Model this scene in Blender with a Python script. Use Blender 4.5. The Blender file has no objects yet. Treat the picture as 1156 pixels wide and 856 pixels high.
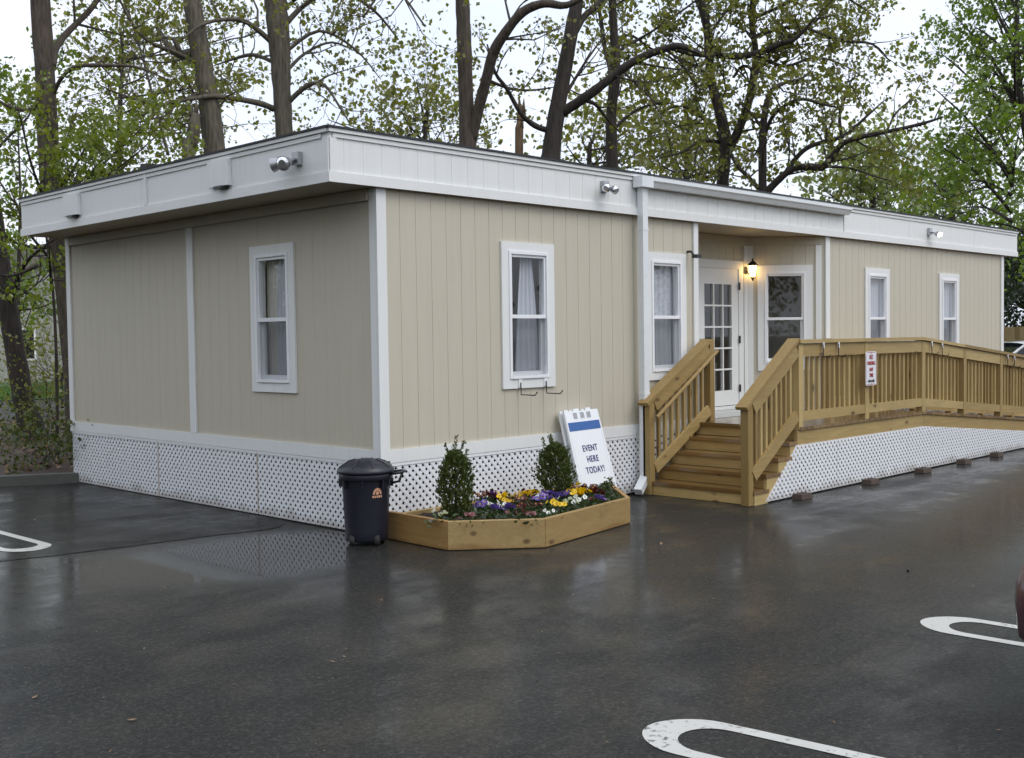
import bpy, bmesh, math, random
import numpy as np
from mathutils import Vector, Matrix
random.seed(7)
C = bpy.context.scene.collection
V = Vector
# ------------------------------------------------------------------ camera
CAM = V((-6.2109, -7.7258, 1.75))
FW = V((0.71298054, 0.70020876, -0.03696553)); RT = V((0.70025194, -0.71375989, -0.01392983)); UP = V((0.03613831, 0.01595349, 0.99921945))
FOC = 1266.483
cd = bpy.data.cameras.new('camera'); cam = bpy.data.objects.new('camera', cd); C.objects.link(cam)
cd.sensor_fit = 'HORIZONTAL'; cd.sensor_width = 36; cd.lens = FOC * 36 / 1156; cd.clip_end = 3000; cd.clip_start = .05
m = Matrix((RT, UP, -FW)).transposed().to_4x4(); m.translation = CAM; cam.matrix_world = m
bpy.context.scene.camera = cam
def at(px, py, d):
    "world point seen at photo pixel px,py at depth d"
    return CAM + d * (FW + RT * ((px - 578) / FOC) - UP * ((py - 428) / FOC))

# ------------------------------------------------------------------ node helpers
class NT:
    def __init__(s, name):
        s.m = bpy.data.materials.new(name); s.m.use_nodes = True
        s.t = s.m.node_tree; s.n = s.t.nodes; s.n.clear()
        s.out = s.n.new('ShaderNodeOutputMaterial')
    def new(s, typ, **kw):
        n = s.n.new(typ)
        for k, v in kw.items():
            if k in n.inputs: s.set(n.inputs[k], v)
            else: setattr(n, k, v)
        return n
    def set(s, inp, v):
        if isinstance(v, bpy.types.NodeSocket): s.t.links.new(v, inp)
        elif isinstance(v, (tuple, list)) and len(v) == 3 and inp.type == 'RGBA': inp.default_value = (*v, 1)
        else: inp.default_value = v
    def coord(s, kind='Object', scale=(1, 1, 1), rot=(0, 0, 0)):
        tc = s.new('ShaderNodeTexCoord'); mp = s.new('ShaderNodeMapping', Vector=tc.outputs[kind])
        mp.inputs['Scale'].default_value = scale; mp.inputs['Rotation'].default_value = rot
        return mp.outputs[0]
    def noise(s, vec, scale, detail=4, rough=.55, dist=0):
        n = s.new('ShaderNodeTexNoise', Vector=vec, Scale=scale, Detail=detail, Roughness=rough, Distortion=dist); return n.outputs[0]
    def ramp(s, f, stops):
        r = s.new('ShaderNodeValToRGB', Fac=f); e = r.color_ramp.elements
        while len(e) < len(stops): e.new(.5)
        for k, (p, c) in enumerate(stops):
            e[k].position = p; e[k].color = (*c, 1) if isinstance(c, (tuple, list)) else (c, c, c, 1)
        return r.outputs[0]
    def mix(s, f, a, b, mode='MIX'):
        n = s.n.new('ShaderNodeMix'); n.data_type = 'RGBA'; n.blend_type = mode
        s.set(n.inputs[0], f); s.set(n.inputs[6], a); s.set(n.inputs[7], b); return n.outputs[2]
    def math(s, op, a, b=0.0, c=0.0, clamp=False):
        n = s.n.new('ShaderNodeMath'); n.operation = op; n.use_clamp = clamp
        s.set(n.inputs[0], a); s.set(n.inputs[1], b); s.set(n.inputs[2], c); return n.outputs[0]
    def bump(s, h, strength, dist=.01, normal=None):
        b = s.new('ShaderNodeBump', Height=h, Strength=strength, Distance=dist)
        if normal: s.set(b.inputs['Normal'], normal)
        return b.outputs[0]
    def pbr(s, **kw):
        b = s.n.new('ShaderNodeBsdfPrincipled')
        for k, v in kw.items(): s.set(b.inputs[k.replace('_', ' ')], v)
        s.t.links.new(b.outputs[0], s.out.inputs[0]); return s.m

def m_simple(name, col, rough=.5, var=.12, scale=6, metallic=0, bump=0, bscale=60, coat=0):
    t = NT(name); v = t.coord()
    n = t.noise(v, scale, 5)
    c = t.mix(n, tuple(x * (1 - var) for x in col), tuple(min(1, x * (1 + var)) for x in col))
    r = t.math('MULTIPLY_ADD', t.noise(v, scale * 3), .2, rough - .1)
    kw = dict(Base_Color=c, Roughness=r, Metallic=metallic, Coat_Weight=coat, Coat_Roughness=.08)
    if bump: kw['Normal'] = t.bump(t.noise(v, bscale, 3), bump, .004)
    return t.pbr(**kw)

def m_paintwood(name, col, dirt=(.30, .28, .24), amt=.35, rough=.5):
    "painted boards: faint grain, streaks of grime running down, small chips"
    t = NT(name); v = t.coord(); vs = t.coord(scale=(9, 9, .55))
    streak = t.ramp(t.noise(vs, 1.6, 6, .65), [(.45, 0), (.8, 1)])
    big = t.noise(v, 1.1, 4)
    f = t.math('MULTIPLY', streak, t.math('MULTIPLY', big, amt))
    sp = t.ramp(t.noise(v, 42, 3, .6), [(.66, 0), (.74, 1)])
    f2 = t.math('MULTIPLY', sp, amt * .5)
    c = t.mix(f, col, dirt); c = t.mix(f2, c, dirt)
    c = t.mix(t.math('MULTIPLY', t.noise(t.coord(scale=(1, 1, 1)), .7, 2), .22), c, tuple(x * .82 for x in col))
    g = t.noise(t.coord(scale=(55, 55, 3)), 3, 4)
    return t.pbr(Base_Color=c, Roughness=t.math('MULTIPLY_ADD', g, .25, rough - .12), Normal=t.bump(g, .22, .003), Specular_IOR_Level=.4)

def m_wood(name, axis, a=(.52, .385, .165), b=(.36, .25, .102), wet=.0, damp=0.0):
    "treated pine boards, grain along axis, darker knots, tone differs from board to board"
    t = NT(name); s = [14, 14, 14]; s['xyz'.index(axis)] = .9
    v = t.coord(scale=s); vp = t.coord()
    isl = t.new('ShaderNodeNewGeometry').outputs['Random Per Island']
    info = t.new('ShaderNodeObjectInfo').outputs['Random']
    rnd = t.math('FRACT', t.math('ADD', isl, info))
    g1 = t.noise(v, 1.5, 6, .6, 1.2); g2 = t.noise(v, 6, 3, .6)
    f = t.math('ADD', t.math('MULTIPLY', g1, .75), t.math('MULTIPLY', g2, .3))
    c = t.mix(t.ramp(f, [(.3, 0), (.75, 1)]), a, b)
    c = t.mix(t.ramp(rnd, [(.0, .0), (.35, .1), (.7, .75), (1, 1)]), c, t.mix(1.0, c, (.60, .54, .42), 'MULTIPLY'))
    c = t.mix(t.ramp(t.math('FRACT', t.math('MULTIPLY', rnd, 7.3)), [(.5, 0), (1, .6)]), c, t.mix(1.0, c, (1.22, 1.25, 1.25), 'MULTIPLY'))
    s2 = [5, 5, 5]; s2['xyz'.index(axis)] = 2.2
    vo = t.new('ShaderNodeTexVoronoi', Vector=t.coord(scale=s2), Scale=1.0); vo.inputs['Randomness'].default_value = 1
    kn = t.ramp(vo.outputs['Distance'], [(.07, 1), (.15, 0)])
    c = t.mix(t.math('MULTIPLY', kn, .8), c, (.07, .03, .012))
    st = t.ramp(t.noise(vp, 2.3, 4), [(.5, 0), (.72, 1)])
    c = t.mix(t.math('MULTIPLY', st, .35), c, (.27, .18, .065))
    if damp:
        sz = t.new('ShaderNodeSeparateXYZ', Vector=vp).outputs[2]
        dz = t.ramp(t.math('MULTIPLY_ADD', t.noise(t.coord(scale=(2.2, 2.2, 5)), 1.5, 5), -damp * 2, t.math('ADD', sz, damp)), [(.0, 1), (.04, 0)])
        c = t.mix(t.math('MULTIPLY', dz, .7), c, (.20, .095, .025))
    return t.pbr(Base_Color=c, Roughness=t.math('MULTIPLY_ADD', g2, .3, .42 - wet), Normal=t.bump(f, .25, .004), Coat_Weight=wet, Coat_Roughness=.25)

def m_bark(name, col=(.075, .058, .044)):
    t = NT(name); v = t.coord(scale=(7, 7, 1.1))
    n = t.noise(v, 3.2, 7, .7, .6); vo = t.new('ShaderNodeTexVoronoi', Vector=t.coord(scale=(16, 16, 2.6)), Scale=1.3)
    h = t.math('ADD', n, t.math('MULTIPLY', vo.outputs['Distance'], .5))
    c = t.mix(t.ramp(h, [(.45, 0), (1, 1)]), tuple(x * .45 for x in col), tuple(x * 1.5 for x in col))
    lich = t.ramp(t.noise(t.coord(), 2.2, 5), [(.55, 0), (.75, 1)])
    c = t.mix(t.math('MULTIPLY', lich, .4), c, (.085, .095, .05))
    return t.pbr(Base_Color=c, Roughness=.85, Normal=t.bump(h, .7, .03))

def m_leaf(name, cols, trans=.45):
    t = NT(name); isl = t.new('ShaderNodeNewGeometry').outputs['Random Per Island']
    k = len(cols)
    c = t.ramp(isl, [(i / (k - 1), q) for i, q in enumerate(cols)])
    d = t.new('ShaderNodeBsdfDiffuse', Color=c); tr = t.new('ShaderNodeBsdfTranslucent', Color=t.mix(1.0, c, (1.25, 1.35, .55), 'MULTIPLY'))
    gl = t.new('ShaderNodeBsdfGlossy', Color=(.8, .85, .9), Roughness=.35)
    a = t.new('ShaderNodeMixShader', Fac=trans); t.set(a.inputs[1], d.outputs[0]); t.set(a.inputs[2], tr.outputs[0])
    b = t.new('ShaderNodeMixShader', Fac=.04); t.set(b.inputs[1], a.outputs[0]); t.set(b.inputs[2], gl.outputs[0])
    t.t.links.new(b.outputs[0], t.out.inputs[0]); return t.m

def m_glass(name, tint=(.93, .95, .955), screen=0.0):
    t = NT(name)
    bf = t.new('ShaderNodeNewGeometry').outputs['Backfacing']      # same reflectance from both sides of the pane
    fr = t.new('ShaderNodeFresnel', IOR=t.math('MULTIPLY_ADD', bf, -.83333, 1.5))
    tr = t.new('ShaderNodeBsdfTransparent', Color=tint)
    gl = t.new('ShaderNodeBsdfGlossy', Color=(1, 1, 1), Roughness=.015)
    v = t.coord(); t.set(gl.inputs['Normal'], t.bump(t.noise(v, 1.2, 0), .003, .05))
    f = t.math('MULTIPLY_ADD', fr.outputs[0], 1.15, .0, clamp=True)
    a = t.new('ShaderNodeMixShader', Fac=f); t.set(a.inputs[1], tr.outputs[0]); t.set(a.inputs[2], gl.outputs[0])
    t.t.links.new(a.outputs[0], t.out.inputs[0]); return t.m

def m_screen(name):
    t = NT(name); tr = t.new('ShaderNodeBsdfTransparent'); d = t.new('ShaderNodeBsdfDiffuse', Color=(.16, .17, .19))
    a = t.new('ShaderNodeMixShader', Fac=.30); t.set(a.inputs[1], tr.outputs[0]); t.set(a.inputs[2], d.outputs[0])
    t.t.links.new(a.outputs[0], t.out.inputs[0]); return t.m

def m_emit(name, col, s):
    t = NT(name); e = t.new('ShaderNodeEmission', Color=col, Strength=s); t.t.links.new(e.outputs[0], t.out.inputs[0]); return t.m

def m_asphalt(name, dark=1.0, wet=1.0, wet_patches=()):
    t = NT(name); v = t.coord()
    big = t.noise(v, .33, 5, .55, .6); mid = t.noise(v, 1.7, 5, .6); fine = t.noise(v, 130, 2, .6); grit = t.noise(v, 55, 3, .7)
    vs = t.new('ShaderNodeTexVoronoi', Vector=v, Scale=95.0)
    c = t.mix(t.ramp(big, [(.3, 0), (.7, 1)]), tuple(x * dark for x in (.0105, .0115, .0115)), tuple(x * dark for x in (.022, .0225, .020)))
    c = t.mix(t.math('MULTIPLY', t.ramp(mid, [(.45, 0), (.7, 1)]), .45), c, tuple(x * dark for x in (.040, .036, .026)))
    stone = t.ramp(vs.outputs['Color'], [(.66, 0), (.95, 1)])
    c = t.mix(t.math('MULTIPLY', stone, .5), c, (.085, .08, .075))
    sp2 = t.noise(v, 30, 3, .8); c = t.mix(t.ramp(sp2, [(.35, .75), (.5, 0)]), c, tuple(x * dark for x in (.006, .006, .006)))
    c = t.mix(t.math('MULTIPLY', t.ramp(sp2, [(.54, 0), (.72, 1)]), .5), c, (.075, .072, .064))
    grav = t.ramp(t.noise(v, 22, 2), [(.70, 0), (.74, 1)])
    c = t.mix(t.math('MULTIPLY', grav, .15), c, (.16, .15, .14))
    trk = t.noise(t.coord(scale=(.35, 2.2, 1), rot=(0, 0, -.75)), 1.3, 5, .6); fin = t.noise(v, 7, 4, .65)
    w = t.ramp(t.math('ADD', t.math('ADD', t.math('MULTIPLY', big, .40), t.math('MULTIPLY', mid, .2)), t.math('ADD', t.math('MULTIPLY', trk, .25), t.math('MULTIPLY', fin, .15))), [(.43, 0), (.57, 1)])   # 1 = standing film of water
    for wet_patch in wet_patches:     # wetter, glossier patches of the film
        mp = t.new('ShaderNodeMapping', Vector=v); mp.vector_type = 'TEXTURE'; mp.inputs['Location'].default_value = (*wet_patch[:2], 0); mp.inputs['Rotation'].default_value = (0, 0, wet_patch[4]); mp.inputs['Scale'].default_value = (wet_patch[2], wet_patch[3], 1)
        ln = t.new('ShaderNodeVectorMath', operation='LENGTH'); t.set(ln.inputs[0], mp.outputs[0])
        pm = t.ramp(t.math('ADD', ln.outputs['Value'], t.math('MULTIPLY_ADD', mid, .5, -.25)), [(.62, 1), (1.0, 0)])
        w = t.math('MAXIMUM', w, t.math('MULTIPLY', pm, wet_patch[5]))
    rough = t.math('MAXIMUM', t.math('MULTIPLY_ADD', w, -.15, .22), .025)
    tex = t.math('ADD', t.math('MULTIPLY_ADD', sp2, .9, t.math('MULTIPLY', fine, .5)), t.math('ADD', t.math('MULTIPLY', grit, .5), t.math('MULTIPLY', vs.outputs['Distance'], .35)))
    nb = t.bump(tex, .55, .006)
    bs = t.math('MAXIMUM', t.math('MULTIPLY_ADD', w, -.125, .16), .004)
    cb = t.bump(t.math('ADD', t.math('MULTIPLY', tex, 1.0), t.math('MULTIPLY', mid, .6)), bs, .006)
    cw = t.math('MULTIPLY_ADD', w, .50 * wet, .14 * wet)
    return t.pbr(Base_Color=c, Roughness=.62, Specular_IOR_Level=.14, Normal=nb, Coat_Weight=cw, Coat_Roughness=rough, Coat_IOR=1.36, Coat_Normal=cb)

M = {}
def mats():
    M['siding'] = m_paintwood('beige_siding_paint', (.565, .522, .422), (.33, .28, .20), .30, .55)
    M['white'] = m_paintwood('white_trim_paint', (.80, .81, .80), (.42, .40, .36), .25)
    M['fascia'] = m_paintwood('white_fascia_paint', (.80, .81, .80), (.45, .43, .39), .26)
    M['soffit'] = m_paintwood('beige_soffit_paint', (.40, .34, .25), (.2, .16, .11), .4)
    M['vinyl'] = m_simple('white_vinyl', (.85, .86, .88), .35, .06, 3)
    t = NT('white_lattice'); v = t.coord('Object'); sx = t.new('ShaderNodeSeparateXYZ', Vector=v)
    nz_ = t.noise(v, 3.5, 5, .65); h = t.math('ADD', sx.outputs[2], t.math('MULTIPLY_ADD', nz_, -.30, .13))
    mud = t.math('MULTIPLY', t.ramp(h, [(.0, 1), (.09, 0)]), .55)
    sc = t.ramp(t.noise(v, 17, 4, .7), [(.62, 0), (.75, .35)])
    c = t.mix(mud, (.84, .85, .88), (.34, .30, .25)); c = t.mix(sc, c, (.55, .53, .50))
    M['lattice'] = t.pbr(Base_Color=c, Roughness=.4)
    M['seam'] = m_simple('stained_seam', (.46, .38, .32), .6, .3, 30)
    M['roof'] = m_simple('dark_roof_edge', (.03, .03, .034), .7, .3, 20, bump=.4)
    M['metal_w'] = m_simple('white_enamel_gutter', (.76, .79, .81), .3, .06, 4)
    M['metal_g'] = m_simple('grey_aluminium', (.45, .46, .48), .35, .12, 10, metallic=.8)
    M['chrome'] = m_simple('bright_reflector', (.85, .86, .88), .12, .03, 10, metallic=1)
    M['black'] = m_simple('black_metal', (.014, .013, .013), .4, .2, 10)
    M['room'] = m_simple('room_wall', (.66, .63, .58), .8, .15, 2)
    M['carpet'] = m_simple('room_floor', (.26, .23, .20), .9, .2, 4)
    M['curtain'] = m_simple('sheer_curtain', (.54, .55, .60), .8, .08, 5)
    M['drape'] = m_simple('tan_drape', (.66, .62, .56), .8, .12, 5)
    M['poster'] = m_simple('yellow_paper', (.62, .50, .10), .7, .25, 30)
    M['glass'] = m_glass('window_glass'); M['screen'] = m_screen('insect_screen')
    for a in 'xyz': M['wood_' + a] = m_wood('treated_pine_' + a, a)
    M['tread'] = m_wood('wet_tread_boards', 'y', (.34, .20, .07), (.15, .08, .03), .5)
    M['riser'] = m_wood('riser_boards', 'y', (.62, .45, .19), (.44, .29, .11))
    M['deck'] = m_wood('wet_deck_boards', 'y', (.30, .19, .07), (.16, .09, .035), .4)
    M['porchfloor'] = m_simple('grey_porch_floor', (.42, .42, .41), .3, .12, 4, coat=.4)
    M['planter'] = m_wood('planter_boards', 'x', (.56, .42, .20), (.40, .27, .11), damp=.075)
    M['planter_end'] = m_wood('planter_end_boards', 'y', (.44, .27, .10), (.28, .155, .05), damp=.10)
    M['soil'] = m_simple('dark_soil', (.035, .022, .014), .85, .5, 30, bump=1, bscale=25)
    M['mulch'] = m_simple('bark_mulch', (.045, .027, .017), .85, .5, 9, bump=1, bscale=18)
    M['asphalt'] = m_asphalt('wet_asphalt', wet_patches=((-1.2, .15, 2.1, 1.25, -.2, 1.22), (7.5, -4.6, 7.5, 2.6, 0.0, .85), (1.9, -2.6, 1.6, .8, .3, .7))); M['asphalt_new'] = m_asphalt('new_black_asphalt', .55, .85)  # the wide second wet patch is added to brighten reflections on the right
    M['kerb'] = m_simple('grey_concrete', (.075, .075, .066), .6, .3, 7, bump=.5)
    M['bin'] = m_simple('dark_plastic', (.012, .013, .022), .38, .25, 5, bump=.15, bscale=160)
    M['sticker'] = m_simple('orange_sticker', (.62, .33, .20), .5, .1, 40); M['stickertext'] = m_simple('sticker_print', (.16, .05, .03), .5)
    M['plastic'] = m_simple('white_sign_plastic', (.83, .85, .88), .4, .04, 6)
    M['blue'] = m_simple('blue_band', (.035, .12, .36), .5, .08, 20); M['navy'] = m_simple('navy_lettering', (.02, .035, .16), .5)
    M['red'] = m_simple('red_lettering', (.42, .035, .03), .5); M['signblack'] = m_simple('sign_black', (.03, .02, .03), .5)
    M['signface'] = m_simple('sign_enamel', (.78, .80, .84), .35, .05, 8)
    M['brick'] = m_simple('brown_brick', (.075, .05, .036), .6, .35, 25, bump=.5)
    M['bark'] = m_bark('tree_bark'); M['bark_d'] = m_bark('dark_tree_bark', (.036, .028, .023)); M['bark_g'] = m_bark('grey_brown_bark', (.10, .086, .064))
    M['bark_fresh'] = m_bark('broken_wood', (.20, .13, .075))
    M['leaf_o'] = m_leaf('olive_spring_leaves', [(.13, .145, .035), (.20, .21, .05), (.17, .15, .055), (.26, .255, .06), (.11, .12, .035)], .55)
    M['leaf_y'] = m_leaf('yellow_green_leaves', [(.12, .16, .02), (.19, .23, .03), (.15, .19, .022), (.25, .27, .04), (.10, .14, .02)], .5)
    M['leaf_g'] = m_leaf('bright_green_leaves', [(.10, .16, .025), (.17, .24, .04), (.13, .20, .03), (.23, .28, .05)], .55)
    M['leaf_p'] = m_leaf('pale_spring_leaves', [(.21, .25, .10), (.27, .30, .13), (.23, .25, .10)], .5)
    M['leaf_d'] = m_leaf('dark_hedge_leaves', [(.018, .03, .012), (.035, .05, .018), (.025, .04, .015)], .25)
    M['leaf_s'] = m_leaf('dark_shrub_leaves', [(.04, .06, .018), (.09, .115, .03), (.06, .08, .022), (.16, .17, .05)], .3)
    M['leaf_f'] = m_leaf('bedding_leaves', [(.04, .07, .02), (.07, .10, .035), (.03, .05, .02), (.06, .05, .025)], .3)
    M['grassm'] = m_leaf('lawn_grass', [(.05, .13, .02), (.08, .18, .03), (.06, .14, .02)], .3)
    M['lawn'] = m_simple('lawn_base', (.04, .09, .018), .9, .3, 3, bump=.6)
    M['earth'] = m_simple('earth', (.05, .045, .03), .9, .3, .4, bump=.6)
    for nm, cc in (('yellow', (.78, .52, .01)), ('purple', (.14, .09, .42)), ('white', (.80, .80, .80)), ('maroon', (.085, .012, .022)), ('pink', (.20, .07, .075))):
        M['fl_' + nm] = m_leaf('pansy_' + nm, [cc, tuple(min(1, x * 1.25) for x in cc)], .25)
    M['fl_eye'] = m_simple('pansy_eye', (.12, .05, .01), .8)
    M['paint'] = None
    t = NT('worn_road_paint'); v = t.coord()
    n = t.noise(v, 26, 5, .7); wr = t.ramp(t.noise(v, 1.1, 3), [(.52, 0), (.68, .16)]); f = t.ramp(t.math('SUBTRACT', n, wr), [(.29, 1), (.40, 0)])
    c = t.mix(t.math('MULTIPLY', t.noise(v, 5, 4), .5), (.58, .58, .55), (.40, .39, .36))
    c = t.mix(f, c, (.05, .05, .05))
    M['paint'] = t.pbr(Base_Color=c, Roughness=.45, Coat_Weight=.5, Coat_Roughness=.25, Normal=t.bump(t.noise(v, 120, 2), .4, .004))
    t = NT('still_water'); v = t.coord()
    M['water'] = t.pbr(Base_Color=(.012, .013, .014), Roughness=.5, Coat_Weight=1.0, Coat_Roughness=.03, Coat_IOR=1.36, Coat_Normal=t.bump(t.noise(v, 7, 3), .03, .01))
    M['carred'] = m_simple('maroon_car_paint', (.05, .006, .016), .35, .05, 3, coat=1); M['carwhite'] = m_simple('white_car_paint', (.78, .79, .80), .35, .03, 3, coat=1)
    M['carglass'] = m_simple('dark_car_glass', (.015, .017, .02), .06, .1, 3); M['tyre'] = m_simple('tyre_rubber', (.018, .018, .018), .8, .2, 20)
    M['lens'] = m_simple('lamp_lens', (.7, .7, .72), .1, .05, 9); M['taillens'] = m_simple('red_lamp_lens', (.35, .01, .01), .15, .05, 9)
    M['fence'] = m_wood('weathered_fence_boards', 'z', (.42, .31, .15), (.30, .21, .095))
    M['house'] = m_simple('pale_house_siding', (.30, .30, .27), .7, .08, 2); M['house_roof'] = m_simple('brown_shingles', (.07, .055, .045), .85, .3, 12)
    M['lampglow'] = m_emit('lit_lantern_glass', (1, .60, .20), 17); M['floodglow'] = m_emit('lit_flood_lamp', (1, .93, .82), 3.2)
mats()

# ------------------------------------------------------------------ mesh builder
class MB:
    def __init__(s): s.v = []; s.f = []
    def box(s, x0, x1, y0, y1, z0, z1):
        b = len(s.v)
        s.v += [(x, y, z) for z in (z0, z1) for x, y in ((x0, y0), (x1, y0), (x1, y1), (x0, y1))]
        s.f += [tuple(b + i for i in q) for q in ((3, 2, 1, 0), (4, 5, 6, 7), (0, 1, 5, 4), (1, 2, 6, 5), (2, 3, 7, 6), (3, 0, 4, 7))]; return s
    def pts8(s, p):
        b = len(s.v); s.v += [tuple(q) for q in p]
        s.f += [tuple(b + i for i in q) for q in ((3, 2, 1, 0), (4, 5, 6, 7), (0, 1, 5, 4), (1, 2, 6, 5), (2, 3, 7, 6), (3, 0, 4, 7))]; return s
    def beam(s, a, b, w, h, up=(0, 0, 1)):
        "rectangular bar from a to b, width w (sideways), height h (along up)"
        a, b = V(a), V(b); d = (b - a).normalized(); sd = d.cross(V(up)).normalized(); u = sd.cross(d)
        p = [q + sd * (i * w / 2) + u * (j * h / 2) for q in (a, b) for i, j in ((-1, -1), (1, -1), (1, 1), (-1, 1))]
        return s.pts8(p)
    def prism(s, poly, ext):
        "closed polygon (3-d points) swept by vector ext"
        n = len(poly); b = len(s.v); e = V(ext)
        s.v += [tuple(V(q)) for q in poly] + [tuple(V(q) + e) for q in poly]
        s.f += [tuple(b + i for i in range(n))[::-1], tuple(b + n + i for i in range(n))]
        s.f += [(b + i, b + (i + 1) % n, b + n + (i + 1) % n, b + n + i) for i in range(n)]; return s
    def quad(s, *p):
        b = len(s.v); s.v += [tuple(q) for q in p]; s.f.append(tuple(range(b, b + len(p)))); return s
    def tube(s, pts, rad, n=8, cap=True):
        pts = [V(p) for p in pts]
        if not isinstance(rad, (list, tuple)): rad = [rad] * len(pts)
        b = len(s.v); k = len(pts); ref = None
        for i, p in enumerate(pts):
            d = (pts[min(i + 1, k - 1)] - pts[max(i - 1, 0)])
            if d.length < 1e-9: d = V((0, 0, 1))
            d.normalize()
            if ref is None: ref = d.orthogonal().normalized()
            ref = (ref - d * ref.dot(d))
            ref = d.orthogonal().normalized() if ref.length < 1e-6 else ref.normalized()
            w = d.cross(ref)
            for j in range(n):
                a = 2 * math.pi * j / n; s.v.append(tuple(p + (ref * math.cos(a) + w * math.sin(a)) * rad[i]))
        for i in range(k - 1):
            for j in range(n):
                j2 = (j + 1) % n; s.f.append((b + i * n + j, b + i * n + j2, b + (i + 1) * n + j2, b + (i + 1) * n + j))
        if cap: s.f.append(tuple(b + j for j in range(n))[::-1]); s.f.append(tuple(b + (k - 1) * n + j for j in range(n)))
        return s
    def lathe(s, prof, c=(0, 0, 0), n=24, axis='z'):
        b = len(s.v); k = len(prof)
        for r, z in prof:
            for j in range(n):
                a = 2 * math.pi * j / n; x, y = r * math.cos(a), r * math.sin(a)
                p = (x, y, z) if axis == 'z' else ((z, x, y) if axis == 'x' else (x, z, y))
                s.v.append((c[0] + p[0], c[1] + p[1], c[2] + p[2]))
        for i in range(k - 1):
            for j in range(n):
                j2 = (j + 1) % n; s.f.append((b + i * n + j, b + i * n + j2, b + (i + 1) * n + j2, b + (i + 1) * n + j))
        s.f.append(tuple(b + j for j in range(n))[::-1]); s.f.append(tuple(b + (k - 1) * n + j for j in range(n))); return s
    def build(s, name, mat, parent=None, smooth=False, fix=True):
        me = bpy.data.meshes.new(name); me.from_pydata(s.v, [], s.f)
        if fix:
            bm = bmesh.new(); bm.from_mesh(me); bmesh.ops.recalc_face_normals(bm, faces=bm.faces); bm.to_mesh(me); bm.free()
        if mat: me.materials.append(mat)
        if smooth: me.shade_smooth()
        return link(name, me, parent)
def link(name, me, parent=None):
    o = bpy.data.objects.new(name, me); C.objects.link(o)
    if parent is not None:
        o.parent = parent; wl = world_loc(parent); o.matrix_parent_inverse = Matrix.Identity(4)
        o.location = -wl      # meshes are written in world metres; things stand unrotated
    return o
def world_loc(o):
    l = V(o.location)
    while o.parent: o = o.parent; l += V(o.location)
    return l
def tag(o, label=None, cat=None, group=None, kind=None):
    if label: o['label'] = label
    if cat: o['category'] = cat
    if group: o['group'] = group
    if kind: o['kind'] = kind
    return o
def thing(name, label, cat, loc=(0, 0, 0), group=None):
    o = bpy.data.objects.new(name, None); C.objects.link(o); o.location = loc; o.empty_display_size = .2
    return tag(o, label, cat, group)
def struct(o): o['kind'] = 'structure'; return o
def copy_tree(o, parent=None):
    c = o.copy(); C.objects.link(c)
    if parent: c.parent = parent
    for ch in list(o.children): copy_tree(ch, c)
    return c
def mesh_np(name, verts, faces_n, mat, parent=None):
    "quads from a flat array of 4-vertex faces"
    v = np.asarray(verts, dtype=np.float32).reshape(-1, 3); nf = len(v) // 4
    me = bpy.data.meshes.new(name); me.vertices.add(len(v)); me.vertices.foreach_set('co', v.ravel())
    me.loops.add(nf * 4); me.loops.foreach_set('vertex_index', np.arange(nf * 4, dtype=np.int32))
    me.polygons.add(nf); me.polygons.foreach_set('loop_start', np.arange(0, nf * 4, 4, dtype=np.int32))
    me.update(calc_edges=True); me.validate()
    me.materials.append(mat); return link(name, me, parent)
def text_mesh(body, size, mat, mw, name, parent, spacing=1.0, line=1.0, offset=0.0, xs=1.0):
    cu = bpy.data.curves.new(name, 'FONT'); cu.body = body; cu.size = size; cu.align_x = 'CENTER'; cu.align_y = 'CENTER'
    cu.extrude = .0012; cu.space_character = spacing; cu.space_line = line; cu.offset = offset
    tmp = bpy.data.objects.new('tmp', cu); C.objects.link(tmp)
    dg = bpy.context.evaluated_depsgraph_get(); me = bpy.data.meshes.new_from_object(tmp.evaluated_get(dg))
    bpy.data.objects.remove(tmp); bpy.data.curves.remove(cu)
    me.transform(Matrix.Diagonal((xs, 1, 1, 1))); me.transform(mw); me.materials.clear(); me.materials.append(mat); me.name = name
    return link(name, me, parent)

# ------------------------------------------------------------------ world and sun
w = bpy.data.worlds.new('World'); bpy.context.scene.world = w; w.use_nodes = True
nt = w.node_tree; nt.nodes.clear()
def wn(t, **kw):
    n = nt.nodes.new(t)
    for k, v in kw.items(): setattr(n, k, v)
    return n
SUN_EL, SUN_AZ = math.radians(52), math.radians(165)      # azimuth clockwise from +Y
sky = wn('ShaderNodeTexSky', sky_type='NISHITA'); sky.sun_disc = False; sky.sun_elevation = SUN_EL; sky.sun_rotation = SUN_AZ
sky.air_density = 1.0; sky.dust_density = 6.0; sky.ozone_density = 1.0
hsv = wn('ShaderNodeHueSaturation'); hsv.inputs['Saturation'].default_value = .35
tc = wn('ShaderNodeTexCoord'); mp = wn('ShaderNodeMapping'); mp.inputs['Scale'].default_value = (1, 1, 2.6)
nz = wn('ShaderNodeTexNoise'); nz.inputs['Scale'].default_value = 2.4; nz.inputs['Detail'].default_value = 5
cr = wn('ShaderNodeValToRGB'); cr.color_ramp.elements[0].position = .3; cr.color_ramp.elements[0].color = (7.7, 8.6, 10.4, 1); cr.color_ramp.elements[1].position = .7; cr.color_ramp.elements[1].color = (10.2, 10.6, 11.2, 1)
mx = wn('ShaderNodeMix'); mx.data_type = 'RGBA'; mx.inputs[0].default_value = .82
bg = wn('ShaderNodeBackground'); bg.inputs[1].default_value = .135; wo = wn('ShaderNodeOutputWorld')
L = nt.links.new
L(sky.outputs[0], hsv.inputs['Color']); L(tc.outputs['Generated'], mp.inputs[0]); L(mp.outputs[0], nz.inputs['Vector']); L(nz.outputs[0], cr.inputs[0])
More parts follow.
